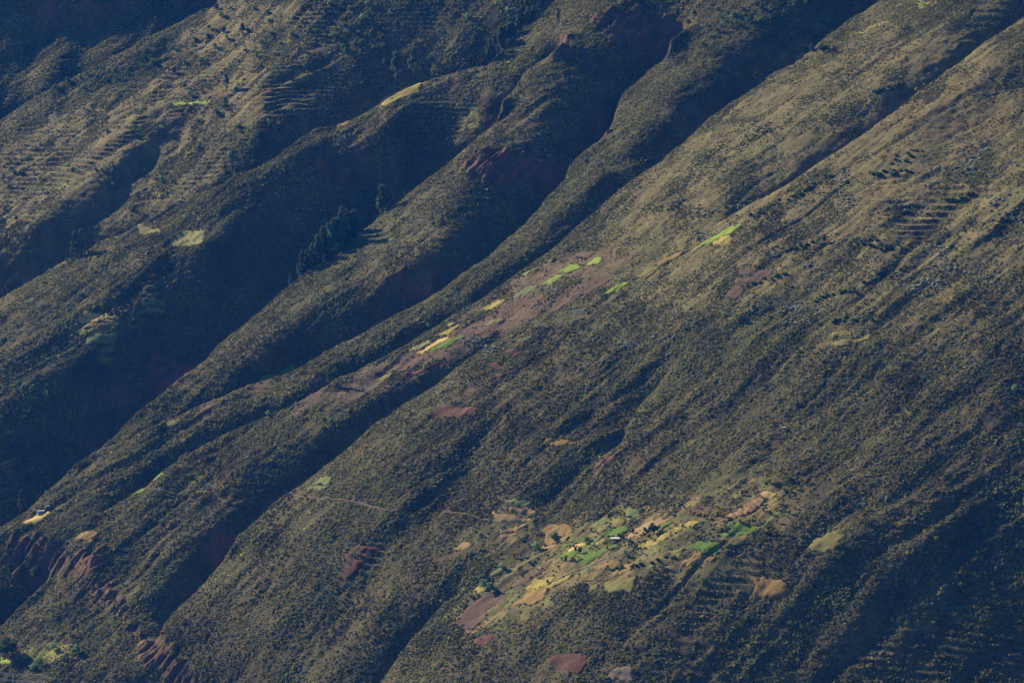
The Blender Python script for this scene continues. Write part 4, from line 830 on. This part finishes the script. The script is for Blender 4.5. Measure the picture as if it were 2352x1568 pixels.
for u, v, h, l in [(809,536,52,'left'),(815,532,50,'right')]: behind('c', u, v, h, E, l + ' eucalyptus of the close pair just right of the dark stand', 'tree', 'pair beside the eucalyptus stand')
behind('c', 667, 645, 18, E, 'small eucalyptus standing apart at the lower end of the stand', 'tree')
behind('c', 879, 474, 52, E, 'broad conical eucalyptus alone in the dark ravine', 'tree', None, 1.6); behind('c', 912, 462, 32, E, 'slender eucalyptus between a big and a tiny one in the ravine', 'tree'); behind('c', 931, 447, 15, E, 'tiny eucalyptus tip at the ridge edge in the ravine', 'tree')
for u, v, h, l in [(171,594,62,'leftmost'),(178,592,58,'second from left'),(186,590,62,'third from left'),(193,586,42,'rightmost and shortest')]: behind('b', u, v, h, E, 'thin eucalyptus, %s of the four on the left crest' % l, 'tree', 'eucalyptus clump on the left crest', .9)
put('round', 153, 604, 14, 'round_tree', 'low rounded tree left of the eucalyptus clump on the crest', 'tree')
put('euc', 911, 192, 75, E, 'tall full eucalyptus against the dark upper slope, left of a twin', 'tree', None, 1.3); put('euc', 950, 184, 78, E, 'tall tufted eucalyptus against the dark upper slope, right of a twin', 'tree')
for k, (u, v, h) in enumerate(sorted([(1117,142,32),(1110,146,24),(1125,134,40),(1135,127,42),(1145,119,45),(1157,108,45),(1168,100,45),(1180,88,48),(1190,78,52),(1200,70,55),(1212,60,42),(1225,50,36),(1235,42,32),(1150,100,40),(1172,80,40)])): behind('b', u, v - 2, h, E, 'eucalyptus in the dark row climbing behind the upper ridge, %sfrom the left' % (ORD[k] or 'first '), 'tree', 'eucalyptus row behind the upper ridge', 1.2)
put('euc', 1282, 64, 46, E, 'lone spindly tree high on the upper ridge', 'tree', None, .6)
for (u, v, h, l) in [(1094,686,28,'eucalyptus largest of three beside the brown spur'),(1077,697,22,'eucalyptus middle of three beside the brown spur'),(1067,704,14,'eucalyptus smallest of three beside the brown spur'),(984,756,15,'pale little tree between two eucalyptus groups at the spur edge'),(949,773,26,'single eucalyptus nearest above the tall pair at the spur edge'),(909,799,38,'right one of two tall eucalyptus at the spur edge'),(881,809,48,'left and tallest of two tall eucalyptus at the spur edge'),(864,817,18,'small eucalyptus left of the tall pair at the spur edge'),(757,886,50,'tall solitary eucalyptus above the red bank at left'),(380,893,15,'tiny eucalyptus in the dark valley edge at left'),(48,1181,55,'tall eucalyptus above the drop at far left'),(82,1140,15,'small eucalyptus right of the tall one at far left'),(128,1112,18,'narrow tree on the dark ridge edge at far left'),(660,332,14,'dark narrow tree at the foot of the upper left slope'),(533,391,16,'small dark tree behind the left crest'),(550,392,10,'lesser dark tree behind the left crest')]:
    if 'spur' in l and 'pale' not in l and u > 700: behind('e', u, v - 2, h, E, l, 'tree', None, 1.0, 10)
    else: put('pale' if 'pale' in l else 'euc', u, v - 2, h, 'small_tree' if 'pale' in l else E, l, 'tree')
for (u, v, h, k, l) in [(1272,1243,27,'pale','round light green tree with a clear trunk in the rounded golden field'),(1232,1266,25,'pale','dense grey green tree at the lower left corner of the golden field'),(1347,1247,18,'lime','vase shaped tree with bare forked trunk behind the straw patch'),(1154,1309,20,'pale','small umbrella topped tree on the green grass plot'),(1126,1361,26,'round','big round green tree, right one of the twins by the straw strip'),(1111,1353,26,'pale','big grey green tree, left one of the twins by the straw strip'),(1502,1226,29,'dark','largest dark tree beside the slim green strip'),(1481,1221,12,'round','small round green tree left of the largest dark tree'),(1446,1249,15,'round','round green tree between the shed and the stony track'),(1436,1276,15,'pale','pale round tree below the stony track'),(1408,1236,9,'dark','dark bush tree against the back of the open shed'),(1081,1372,11,'pale','small silvery tree below the twin round trees'),(1111,1329,15,'round','dark green bushy tree above the twin round trees'),(1092,1286,10,'lime','small yellow green tree in scrub left of the golden field'),(1191,1238,9,'lime','bright green bush tree on the brink of the dark gully'),(1626,1241,12,'pale','rounded green tree on the brow of the hamlet'),(1816,1112,22,'dark','dark tree on the slope above the maize stalks'),(1855,1112,14,'dark','dark tree right of the one above the maize stalks'),
    (615,956,15,'pale','round pale tree on the crest of the left spur'),(665,655,15,'pale','round pale tree on the ridge edge below the eucalyptus stand'),(887,813,10,'lime','round fresh green tree at the foot of the tall eucalyptus pair'),(1225,583,14,'round','left tree of the green clump in the dark notch'),(1239,573,16,'round','tallest tree of the green clump in the dark notch'),(1219,588,10,'round','lowest tree of the green clump in the dark notch'),(1208,602,10,'lime','yellow green small tree on the edge of the dark notch'),
    (80,1330,30,'dark','dark tree standing against the red cliff'),(16,1512,58,'dark','tall dark tree in the bottom left corner'),(175,1503,26,'pale','pale leafy tree in the bottom left hollow, tallest'),(153,1533,14,'lime','round lime green tree at the bottom edge of the hollow'),(147,1519,12,'round','small green tree just above the round lime one'),(123,1493,20,'pale','pale leafy tree left of the tallest in the hollow'),(92,1528,22,'pale','wide pale tree near the power lines'),(76,1539,18,'pale','wide pale tree nearest the power lines'),(160,1459,14,'pale','single pale bush tree high in the hollow'),(50,1525,16,'round','green tree beside the bottom left meadow'),
    (2105,213,13,'lime','yellow green bush tree on the ridge line at upper right, lower one'),(2123,200,9,'lime','yellow green bush tree on the ridge line at upper right, upper one'),(1893,124,28,'dark','biggest dark tree of three on the upper right crest'),(1916,124,20,'dark','right dark tree of three on the upper right crest'),(1864,118,18,'dark','left dark tree of three on the upper right crest'),(1838,138,14,'dark','smaller dark tree lower down the upper right crest'),(2330,898,16,'silver_','pale grey tree at the right edge'),(1893,557,18,'dark','dark leafy tree in the dip at right of centre'),(1876,560,14,'lime','greenish tree beside the dark leafy one in the dip'),(1702,735,12,'dark','dark bush tree beside silver shrubs right of centre'),(1663,728,14,'lime','light green bush at the head of the gully'),(2206,1346,12,'lime','lone yellow green tree in the dark hollow at lower right'),(2114,1324,9,'lime','small yellow green tree in the dark hollow at lower right'),(1345,374,10,'dark','dark round bush tree on the middle slope')]:
    k = 'pale' if k == 'silver_' else k
    put(k, u, v, h, 'broadleaf_tree', l, 'tree', HAM.replace('plots', 'trees') if 1180 < v < 1380 and 1060 < u < 1700 else None, 1.15)
UL = '1840,90 1590,60 1520,110 1490,60 1700,210 1440,190 1430,250 1350,290 1560,260 1540,220 1490,220 1620,310 1330,310 1860,150 1870,240 2080,150 2130,210 2120,50 2240,80 2260,140 2270,30 2340,220 1500,790 1640,880 1890,600 1910,480 1800,465 1790,410 1770,380 2110,400 2100,460 2070,340 1920,380 1050,430 980,460 1000,400 780,480 600,510 470,570 385,610 570,600 550,530 690,460 720,540 740,560 800,540 870,500 1200,500 1270,600 1300,650 1390,430 1270,430 1190,330 1010,350 935,340 1580,1070 1850,840 1860,860 910,920 740,910 700,1170 660,1170 470,1150 275,1240 295,1320 160,1310 190,1310 330,985 190,1090 1190,1255 1115,1250 1375,1025 890,1440 780,1270 1370,840 1110,880 110,1510 40,1460 75,1170 140,1200 1550,745 1665,915 1780,930 460,1250 60,1290 1480,320 1750,60 1800,300 1690,350 1930,300 2010,240 2180,170 2200,100 2300,250 1380,60'
for (u, v) in cp(1, UL):
    crowd(put(random.choice(['round', 'dark', 'round', 'pale']), u, v + 4, random.uniform(9, 17), 'slope_tree', 'small round tree scattered on the terraced upper left slope', 'tree', 'scattered trees on the upper left slope', 1.15), 'small round tree', u, v)
put('euc', 557, 84, 32, E, 'tall double crowned tree near the top of the terraced slope', 'tree', None, 1.6); put('euc', 520, 212, 46, E, 'thin tall tree beside the red earth terrace', 'tree', None, 1.0); put('euc', 518, 246, 22, E, 'dark stout tree right of the bright green terrace', 'tree', None, 2.0)
for (u, v) in cp(2, '150,130 60,190 120,230 140,305 230,335 290,335 250,375 90,300 20,180 30,360 1150,75 140,580 10,330 60,60 180,30 300,440 610,410 1280,165 870,130'):
    crowd(put('pale' if v < 90 else 'round', u, v + 4, random.uniform(10, 18), 'slope_tree', 'round tree on the dark slope at upper centre left', 'tree', 'trees on the dark slope at upper centre left', 1.3), 'round tree', u, v)
for (u, v) in cp(3, '270,130 300,160 260,180 240,222 230,255 370,170 350,110 400,60 550,150 640,100 500,30 540,60 700,90 770,20 770,42 430,110 240,70 140,315 30,150 960,155 1010,165 1070,160 200,260 310,95 450,150 610,130 850,30 160,180 330,190 70,90'):
    crowd(put('round', u, v + 3, random.uniform(10, 17), 'slope_tree', 'leafy green tree scattered on the slope at upper right of centre', 'tree', 'trees on the slope at upper right of centre', 1.3), 'leafy green tree', u, v)
for (u, v) in cp(4, '970,320 1200,470 920,645 915,703 715,570 780,570 475,570 510,600 545,465 390,655 460,540 365,895 350,740 285,815 265,820 230,1100 370,1310 440,1240 480,1320 320,1250 920,810 870,285 1210,380 790,495 700,545 610,555 400,665 340,770 315,735 590,720 90,870 15,850 40,960 25,1110 150,1140 375,1270 465,1260 120,1080 60,1420 10,1310 95,1100 1450,1380 1510,985 1110,1230 180,910 275,690 650,560 820,470'):
    crowd(put('lime', u, v, random.uniform(5, 9), 'yellow_bush', 'yellow green bush dotted over the shaded left slope', 'bush', 'yellow green bushes on the shaded left slope', 1.3), 'yellow green bush', u, v)

BR = 'flowering brooms around the hamlet'
blist = [(9,'285,440',15,'brightest yellow flowering broom at the foot of the maize stalks'),(9,'240,420',13,'flowering broom just left of the brightest one'),(9,'150,440',14,'dark rounded broom in the brown plot'),(9,'125,425',11,'smaller broom left of the dark rounded one in the brown plot'),(9,'75,415',10,'flowering broom at the left edge of the brown plot'),(9,'410,275',13,'flowering broom high on the slope left of the yellow rectangle'),(9,'485,250',10,'slim flowering broom nearest left of the yellow rectangle'),(9,'270,527',12,'broom at the left end of the upper vegetable rows'),(9,'575,552',12,'flowering broom at the right end of the vegetable rows'),(8,'1545,735',16,'flowering broom, left one of the showy pair below the green crop'),(8,'1590,738',14,'flowering broom, right one of the showy pair below the green crop')]
for c_, p_, h, l in blist:
    (u, v), = cp(c_, p_); put('broom', u, v, h, 'flowering_broom', l, 'bush', BR)
for (u, v) in cp(9, '105,370 345,310 370,350 640,540 555,390 805,355 735,410 600,410 500,470 420,480 395,470 460,470 530,460 570,465 660,160 620,210 880,270 30,590 105,580 140,600 55,400 600,200 700,250 650,470 210,350 250,375 330,390 680,545 770,375 755,300 780,240 850,200 1100,300 820,570 860,530') + cp(8, '1225,800 1950,425 2300,495 2275,360 1600,500 1400,690 1830,655 1240,790 1190,705 1720,530 2010,375 1235,700'):
    crowd(put('broom', u, v, random.uniform(8, 13), 'flowering_broom', 'small broom bush with a few yellow flowers around the hamlet', 'bush', 'small flowering brooms around the hamlet'), 'sparsely flowering broom', u, v)
for (u, v) in cp(6, '1880,300 1870,325 1780,345 1240,520 1330,510 1330,610 600,610 645,580 560,540 485,630 455,445 490,460 595,480 650,400 705,395 675,270 1660,465 1430,345 1930,205 2060,190 1765,385 1550,580') + cp(3, '630,1420 650,1400 720,1350 910,1330 940,1325 990,1260 560,1430 850,1310') + cp(5, '1425,500 1730,545 1690,575 1045,740 1515,245 865,630 960,765 1360,295 1410,300 1700,560 1590,890'):
    crowd(put('broom', u, v + 2, random.uniform(6, 10), 'flowering_broom', 'yellow flowering broom dotted on the dry slope at right', 'bush', 'yellow brooms on the dry right slope'), 'yellow broom', u, v)
for (u, v, h, l) in [(1453,1226,15,'dark purple upright bush in the tan stubble field'),(1321,1267,18,'dark bush left of the twin bushes before the straw patch'),(1332,1272,19,'dark bush right of the twin bushes before the straw patch'),(1426,1240,15,'tall brushy thicket bush right of the shed roof'),(1432,1241,13,'shorter brushy bush right of the shed roof'),(1585,1213,8,'thin dark bush left of two in the small yellow plot'),(1594,1213,8,'thin dark bush right of two in the small yellow plot'),(1257,1340,12,'dark bush at the left golden strip'),(1377,1263,6,'little dark bush on the golden wedge corner')]:
    put('brush', u, v, h, 'dark_bush', l, 'bush')
# dark bushes: the larger ones singly
dk = []
for (c_, t0, t1, n_, sp) in [(6,(1100,460),(1500,280),26,14),(6,(880,510),(1200,440),16,14),(6,(950,660),(1400,620),22,20),(6,(700,170),(900,110),14,16),(6,(430,420),(720,320),16,12),(6,(1250,120),(1600,170),22,22),(3,(1450,1130),(1650,1040),14,22),(3,(1280,1200),(1560,1190),16,18),(3,(480,1500),(1050,1200),34,20),(3,(1780,1400),(1980,1350),16,16),(9,(280,640),(460,610),12,8),(9,(750,280),(700,150),10,16),(8,(1840,800),(2350,700),26,14),(8,(1000,830),(960,900),8,12),(8,(1300,760),(1330,730),6,6),(3,(1320,640),(1500,600),14,12)]:
    for k in range(n_):
        t = random.random(); dk.append(cp(c_, [(t0[0]+(t1[0]-t0[0])*t + random.gauss(0, sp), t0[1]+(t1[1]-t0[1])*t + random.gauss(0, sp*.6))])[0])
for (u, v) in dk[:290]: crowd(put('bush_dark' if random.random() < .75 else 'bush_round', u, v, random.uniform(4.5, 9), 'dark_shrub', 'dark green rounded shrub among many on the dry right half', 'bush', 'larger dark shrubs of the right half', 1.1), 'dark shrub', u, v)
# silver shrubs: 300 singly, the rest as one mass
SV = [(1610,540,30,12,26),(1775,586,12,8,9),(1858,612,22,14,18),(1728,716,30,8,26),(1828,710,40,12,60),(1811,736,36,12,24),(2161,576,30,22,45),(2175,612,40,18,60),(2135,646,45,16,60),(2101,666,30,14,34),(2268,642,60,22,34),(1588,739,16,12,22),(1935,410,28,18,36),(1938,460,22,12,30),(2201,390,56,14,48),(2235,367,28,14,28),(2261,347,18,10,14),(2135,423,28,12,18),(2075,470,22,10,18),(2125,487,10,9,9),(2285,473,46,26,44),(2335,500,26,26,24),(1094,779,30,9,48),(1444,789,32,8,44),(1264,665,22,7,24),(1304,595,14,7,16),(1324,719,18,5,12),(1534,775,38,10,22),(1130,800,30,10,20),(1250,700,40,12,20),(2050,590,60,30,18),(2250,200,60,30,18),(1700,470,40,20,20)]
sv = []
for (u, v, a, b, n_) in SV:
    for k in range(n_): sv.append((u + random.gauss(0, a * .55), v + random.gauss(0, b * .55) - 0.0))
random.shuffle(sv)
for (u, v) in sv[:300]: crowd(put('bush_silver', u, v, random.uniform(3.6, 6.5), 'silver_shrub', 'silvery grey cushion shrub among many on the dry slopes', 'bush', 'silvery cushion shrubs', 1.15), 'silver shrub', u, v)
sx_, sy_ = np.array([hit(u, v, Z) for u, v in sv[300:]]).T; sz_ = height(sx_, sy_); s_ = rng.uniform(.6, 1.05, len(sx_))
scatter('silver_scrub', sx_, sy_, sz_ + .3 * s_, s_, s_ * .8, np.tile((.46,.50,.46), (len(sx_), 1)), m_bush, 'masses of small silvery cushion shrubs on the dry slopes', 'scrub')

# ---------------------------------------------------------------- buildings and small things
m_tin = leafmat('tin_sheet', (.62,.64,.68), (.78,.80,.84), 1.5, .45); m_mud = leafmat('mud_brick', (.20,.13,.09), (.28,.19,.13), 1.5); m_wood = leafmat('weathered_pole', (.20,.16,.12), (.30,.25,.19), 3)
m_blue = leafmat('blue_plastic', (.02,.20,.42), (.04,.30,.55), 1.0, .5); m_bluewall = leafmat('blue_grey_wash', (.16,.22,.30), (.22,.29,.37), 1.0); m_white = leafmat('white_plastic', (.7,.72,.75), (.8,.82,.85), 2, .5); m_red = leafmat('red_cloth', (.6,.04,.03), (.75,.07,.05), 2); m_yel = leafmat('yellow_plastic', (.8,.55,.03), (.9,.65,.06), 2); m_door = leafmat('dark_doorway', (.02,.018,.016), (.03,.026,.022), 2)
def root(name, u, v, lab, cat, grp=None, rz=0):
    x, y = hit(u, v, Z); o = bpy.data.objects.new(name, None); C.collection.objects.link(o); o.location = (x, y, float(height(x, y)) + CAMZ); o.rotation_euler = (0, 0, rz); return tag(o, lab, cat, grp)
def corrugated(name, m, par, x0, x1, y0, y1, z0, z1, jag=0.0):
    nx = 40; V_ = []; 
    for dz in (0, -.12):
        for j, (yy, zz) in enumerate(((y0, z0), ((y0+y1)/2, (z0+z1)/2), (y1, z1))):
            for i in range(nx + 1): V_.append((x0 + (x1-x0)*i/nx, yy + jag*math.sin(i*2.3+j), zz + dz + .06*math.sin(i*math.pi/2) + (x1-x0)*.012*i/nx*0))
    F_ = []; n3 = 3*(nx+1)
    for j in range(2):
        for i in range(nx): a = j*(nx+1)+i; F_ += [(a, a+1, a+nx+2, a+nx+1), (a+n3+nx+1, a+n3+nx+2, a+n3+1, a+n3)]
    for i in range(nx): F_ += [(i, i+n3, i+n3+1, i+1), (2*(nx+1)+i+1, 2*(nx+1)+i+1+n3, 2*(nx+1)+i+n3, 2*(nx+1)+i)]
    return mesh_np(name, V_, F_, m, par)
def post(par, x, y, h, r=.09, m=None, name='post', z0=-.6): return mesh_np(name, *tubes([((x, y, z0), (x, y, h), r, r*.8)]), m or m_wood, par)
s1 = root('open_shed', 1414, 1243.5, 'open sided shed with a white tin roof on poles beside the green crops', 'shed', rz=.12)
corrugated('roof', m_tin, s1, -3.6, 3.6, -2.2, 2.4, 2.3, 3.2, .12)
for (x, y, h) in ((-3.2,-1.9,2.4),(3.2,-1.9,2.4),(-3.2,2,3.0),(3.2,2,3.0),(0,-1.9,2.4)): post(s1, x, y, h)
box('back_wall', (-3.1,1.7,-1), (3.1,1.95,2.6), m_mud, s1); box('side_wall', (3.0,-1.2,-1), (3.2,1.65,2.3), m_mud, s1)
def house(u, v, w, d, h, lab, wallm, rz):
    r = root('tin_roofed_house', u, v, lab, 'house', rz=rz)
    V_ = [(-w/2,-d/2,-1.5),(w/2,-d/2,-1.5),(w/2,d/2,-1.5),(-w/2,d/2,-1.5),(-w/2,-d/2,h),(w/2,-d/2,h),(w/2,d/2,h),(-w/2,d/2,h),(-w/2,0,h+.7),(w/2,0,h+.7)]
    me = bpy.data.meshes.new('wall'); me.from_pydata(V_, [], [(0,1,5,4),(2,3,7,6),(1,2,6,9,5),(3,0,4,8,7),(4,5,9,8),(6,7,8,9)]); me.materials.append(wallm); o = bpy.data.objects.new('wall', me); C.collection.objects.link(o); o.parent = r
    corrugated('roof', m_tin, r, -w/2-.4, w/2+.4, -d/2-.5, 0.02, h-.05, h+.86); corrugated('roof', m_tin, r, -w/2-.4, w/2+.4, d/2+.5, -0.02, h-.05, h+.88)
    box('door', (-.45,-d/2-.05,-.1), (.45,-d/2-.003,1.9), m_door, r); box('window', (w*.25-.35,-d/2-.04,.9), (w*.25+.35,-d/2-.003,1.6), m_door, r)
house(93.5, 1178.5, 6.2, 3.6, 2.2, 'small house with a white tin roof, lower one above the straw field', m_bluewall, .35)
house(108.5, 1167, 3.6, 2.8, 2.0, 'tiny house with a white tin roof, upper one above the straw field', m_mud, .3)
s2 = root('watch_hut', 1801, 988.5, 'tiny white roofed hut on a red earth patch in the scrub', 'hut')
corrugated('roof', m_white, s2, -1.1, 1.1, -1.0, 1.0, 2.5, 3.0); box('wall', (-.9,-.2,-.8), (.9,.8,2.55), m_door, s2); box('sill', (-.9,-.35,-.8), (.9,-.203,.5), m_white, s2); post(s2, -1.0, -.9, 2.5, .1, m_white); post(s2, 1.0, -.9, 2.5, .1, m_wood)
s3 = root('tarpaulin_shelter', 1483, 1275, 'blue tarpaulin draped over a low pole frame with a white edge', 'shelter')
nx = 10; V_ = [(-2.6 + 4.6*i/nx + .25*math.sin(j*2.1+i), -1.2 + 2.6*j/6, 2.5 - 1.9*i/nx + .22*math.sin(i*1.7+j) - .16*(j-3)**2*.5) for dz in (0,) for j in range(7) for i in range(nx+1)]
n0 = len(V_); V_ += [(x, y, z - .07) for x, y, z in V_]; F_ = [(j*(nx+1)+i, j*(nx+1)+i+1, (j+1)*(nx+1)+i+1, (j+1)*(nx+1)+i) for j in range(6) for i in range(nx)]; F_ += [tuple(n0 + k for k in reversed(f)) for f in F_]
mesh_np('tarpaulin', V_, F_, m_blue, s3); mesh_np('ridge_pole', *tubes([((-1.2,-1.3,.55),(2.7,-1.5,1.35),.16,.16)]), m_white, s3); post(s3, -2.4, -1, 2.4); post(s3, 2.2, -1.2, 1.2); post(s3, -2.4, 1.2, 1.9)
# scarecrow rags
def P4(s): return [(x*.1719+1041, y*.1719+1102.5) for x, y in [tuple(map(float, t.split(','))) for t in s.split()]]
rag = [('blue', '930,380 830,480 755,618 1305,638 1022,812 1710,1060 1915,968 2178,862 245,855 640,1245'), ('white', '690,330 1202,702'), ('yellow', '815,385 1020,842'), ('red', '1125,722')]
MM = {'blue': m_blue, 'white': m_white, 'yellow': m_yel, 'red': m_red}
def ragpole(u, v, k, lab, grp):
    r = root('scarecrow', u, v, lab, 'scarecrow', grp, random.uniform(-.5, .5)); mesh_np('pole', *tubes([((0,0,-.5),(0,0,2.1),.05,.04),((-.5,0,1.7),(.5,0,1.75),.04,.04)]), m_wood, r)
    V_ = [(-.45+.3*i, .09*math.sin(i*2+j)+s*.03, 1.75-.4*j) for s in (0, 1) for j in range(4) for i in range(4)]; F_ = [(j*4+i, j*4+i+1, j*4+i+5, j*4+i+4) for j in range(3) for i in range(3)]; F_ += [tuple(16+q for q in reversed(f)) for f in F_]
    mesh_np('rag', V_, F_, MM[k], r)
for k, s in rag:
    for j_, (u, v) in enumerate(sorted(P4(s))): ragpole(u, v, k, '%s plastic rag on a stick near the hamlet, %sfrom the left' % (k, ORD[j_] or 'first '), '%s rags on sticks' % k if k != 'red' else None)
ragpole(1202.5, 667, 'red', 'bright red rag on a stick beside the dull green plot on the brown spur', None)
for j_, (u, v) in enumerate([(1567,1298),(1586,1290),(1597,1291),(1603,1262),(1617,1281),(1623,1268)]): ragpole(u, v, 'white', 'white rag on a stick in the terraces under the hamlet, %sfrom the left' % (ORD[j_] or 'first '), 'white rags under the hamlet')
for j_, (u, v) in enumerate(cp(5, '1440,1475 1500,1480 1562,1443 1590,1480')): ragpole(u, v, 'yellow', 'pale rag on a stick on the narrow ochre terrace, %sfrom the left' % (ORD[j_] or 'first '), 'pale rags on the ochre terrace')
# two grazing cows
def cow(u, v, lab, mat, rz, s=1.0):
    bm_v = [(0,0,1.05),(.45,0,1.1),(.85,0,1.12),(1.15,0,1.0),(1.42,0,.72),(1.62,0,.5),(-.45,0,1.08),(-.62,0,.8),(-.66,0,.45),(.78,.2,.7),(.8,.2,.36),(.78,.2,0),(.78,-.2,.7),(.74,-.2,.36),(.76,-.2,0),(-.38,.2,.72),(-.46,.2,.38),(-.38,.2,0),(-.38,-.2,.72),(-.44,-.2,.38),(-.36,-.2,0),(1.4,.14,.86),(1.4,-.14,.86)]
    ed = [(0,1),(1,2),(2,3),(3,4),(4,5),(0,6),(6,7),(7,8),(2,9),(9,10),(10,11),(2,12),(12,13),(13,14),(6,15),(15,16),(16,17),(6,18),(18,19),(19,20),(4,21),(4,22)]
    rd = [.33,.32,.3,.17,.13,.09,.27,.04,.05,.11,.07,.07,.11,.07,.07,.13,.08,.07,.13,.08,.07,.04,.04]
    me = bpy.data.meshes.new('cow'); me.from_pydata([(a*s, b*s, c*s) for a, b, c in bm_v], ed, []); o = bpy.data.objects.new('cow', me); C.collection.objects.link(o); me.materials.append(mat)
    sk = o.modifiers.new('skin', 'SKIN'); 
    for k, r_ in enumerate(rd): me.skin_vertices[0].data[k].radius = (r_*s*.85, r_*s)
    me.skin_vertices[0].data[0].use_root = True; o.modifiers.new('sub', 'SUBSURF').render_levels = 1
    x, y = hit(u, v, Z); o.location = (x, y, float(height(x, y)) + CAMZ + .15); o.rotation_euler = (0, 0, rz); tag(o, lab, 'cow')
m_cow = leafmat('dark_hide', (.03,.022,.018), (.05,.038,.03), 3); m_cow2 = leafmat('pied_hide', (.03,.022,.02), (.45,.42,.38), .9)
for (u, v, l, m_, rz) in ((1445.5,1219.5,'dark brown cow seen end on at the left of the tan stubble field',m_cow,1.3),(1469,1220.5,'pied dark and white cow grazing at the right of the tan stubble field',m_cow2,.5)):
    cow(u, v, l, m_, rz)
# power lines at the bottom left
m_wire = leafmat('bright_wire', (.80,.78,.80), (.88,.86,.88), 1); m_pole = leafmat('pale_pole', (.68,.66,.66), (.8,.78,.78), 1)
def pole(u, vb, vt, lab):
    x, y = hit(u, vb, Z); z = float(height(x, y)); up_, vt_ = ray(u, vt); H = vt_ * y - z
    o = bpy.data.objects.new('utility_pole', None); C.collection.objects.link(o); o.location = (x, y, z + CAMZ); tag(o, lab, 'utility pole')
    mesh_np('post', *tubes([((0,0,-1),(0,0,H),.38,.28)], 8), m_pole, o); mesh_np('crossarm', *tubes([((-1.1,0,H-.5),(1.1,0,H-.5),.16,.16)]), m_pole, o); mesh_np('crossarm', *tubes([((-.8,0,H-6),(.8,0,H-6),.16,.16)]), m_pole, o)
    for k in (-.9, 0.3, .9): mesh_np('insulator', *tubes([((k,0,H-.4),(k,0,H-.1),.08,.05)]), m_white, o)
    return np.array((x, y, z + H + CAMZ))
p1 = pole(95, 1590, 1547, 'pale concrete pole right of the pair at the bottom left edge'); p2 = pole(30, 1592, 1549.5, 'pale concrete pole left of the pair at the bottom left edge')
def wire(a, b, sag, lab):
    L = [a + (b - a) * t - np.array((0, 0, sag * 4 * t * (1 - t))) for t in np.linspace(0, 1, 13)]
    V_, F_ = tubes([(p, q, .22, .22) for p, q in zip(L[:-1], L[1:])], 4); o = mesh_np('power_line', V_, F_, m_wire); tag(o, lab, 'cable', 'power lines at the bottom left')
def far(u, v, y): a, b = ray(u, v); return np.array((a * y, y, b * y + CAMZ))
yw = p1[1]
for (a, b, s, l) in [(far(-60, 1536, yw-60), p1 - (0,0,.2), 1.0, 'topmost cable running left from the right pole'), (far(-60, 1540.5, yw-60), p1 - (0.4,0,.6), 1.0, 'second cable running left from the right pole'),
                  (p1 - (0,0,.3), far(215, 1577, yw+40), 1.0, 'upper cable running right from the right pole'), (p1 - (-.4,0,.8), far(212, 1579, yw+40), 1.2, 'lower cable running right from the right pole'),
                  (far(-60, 1549, yw-60), p1 - (0,0,6.0), 1.2, 'bright lower cable passing the left pole'), (far(-60, 1553, yw-60), p1 - (.4,0,6.1), 1.4, 'dull lower cable under the bright one'), (p1 - (0,0,6.2), far(150, 1585, yw+40), .8, 'lowest cable running right out of the picture')]:
    wire(a, b, s, l)

name_crowds()
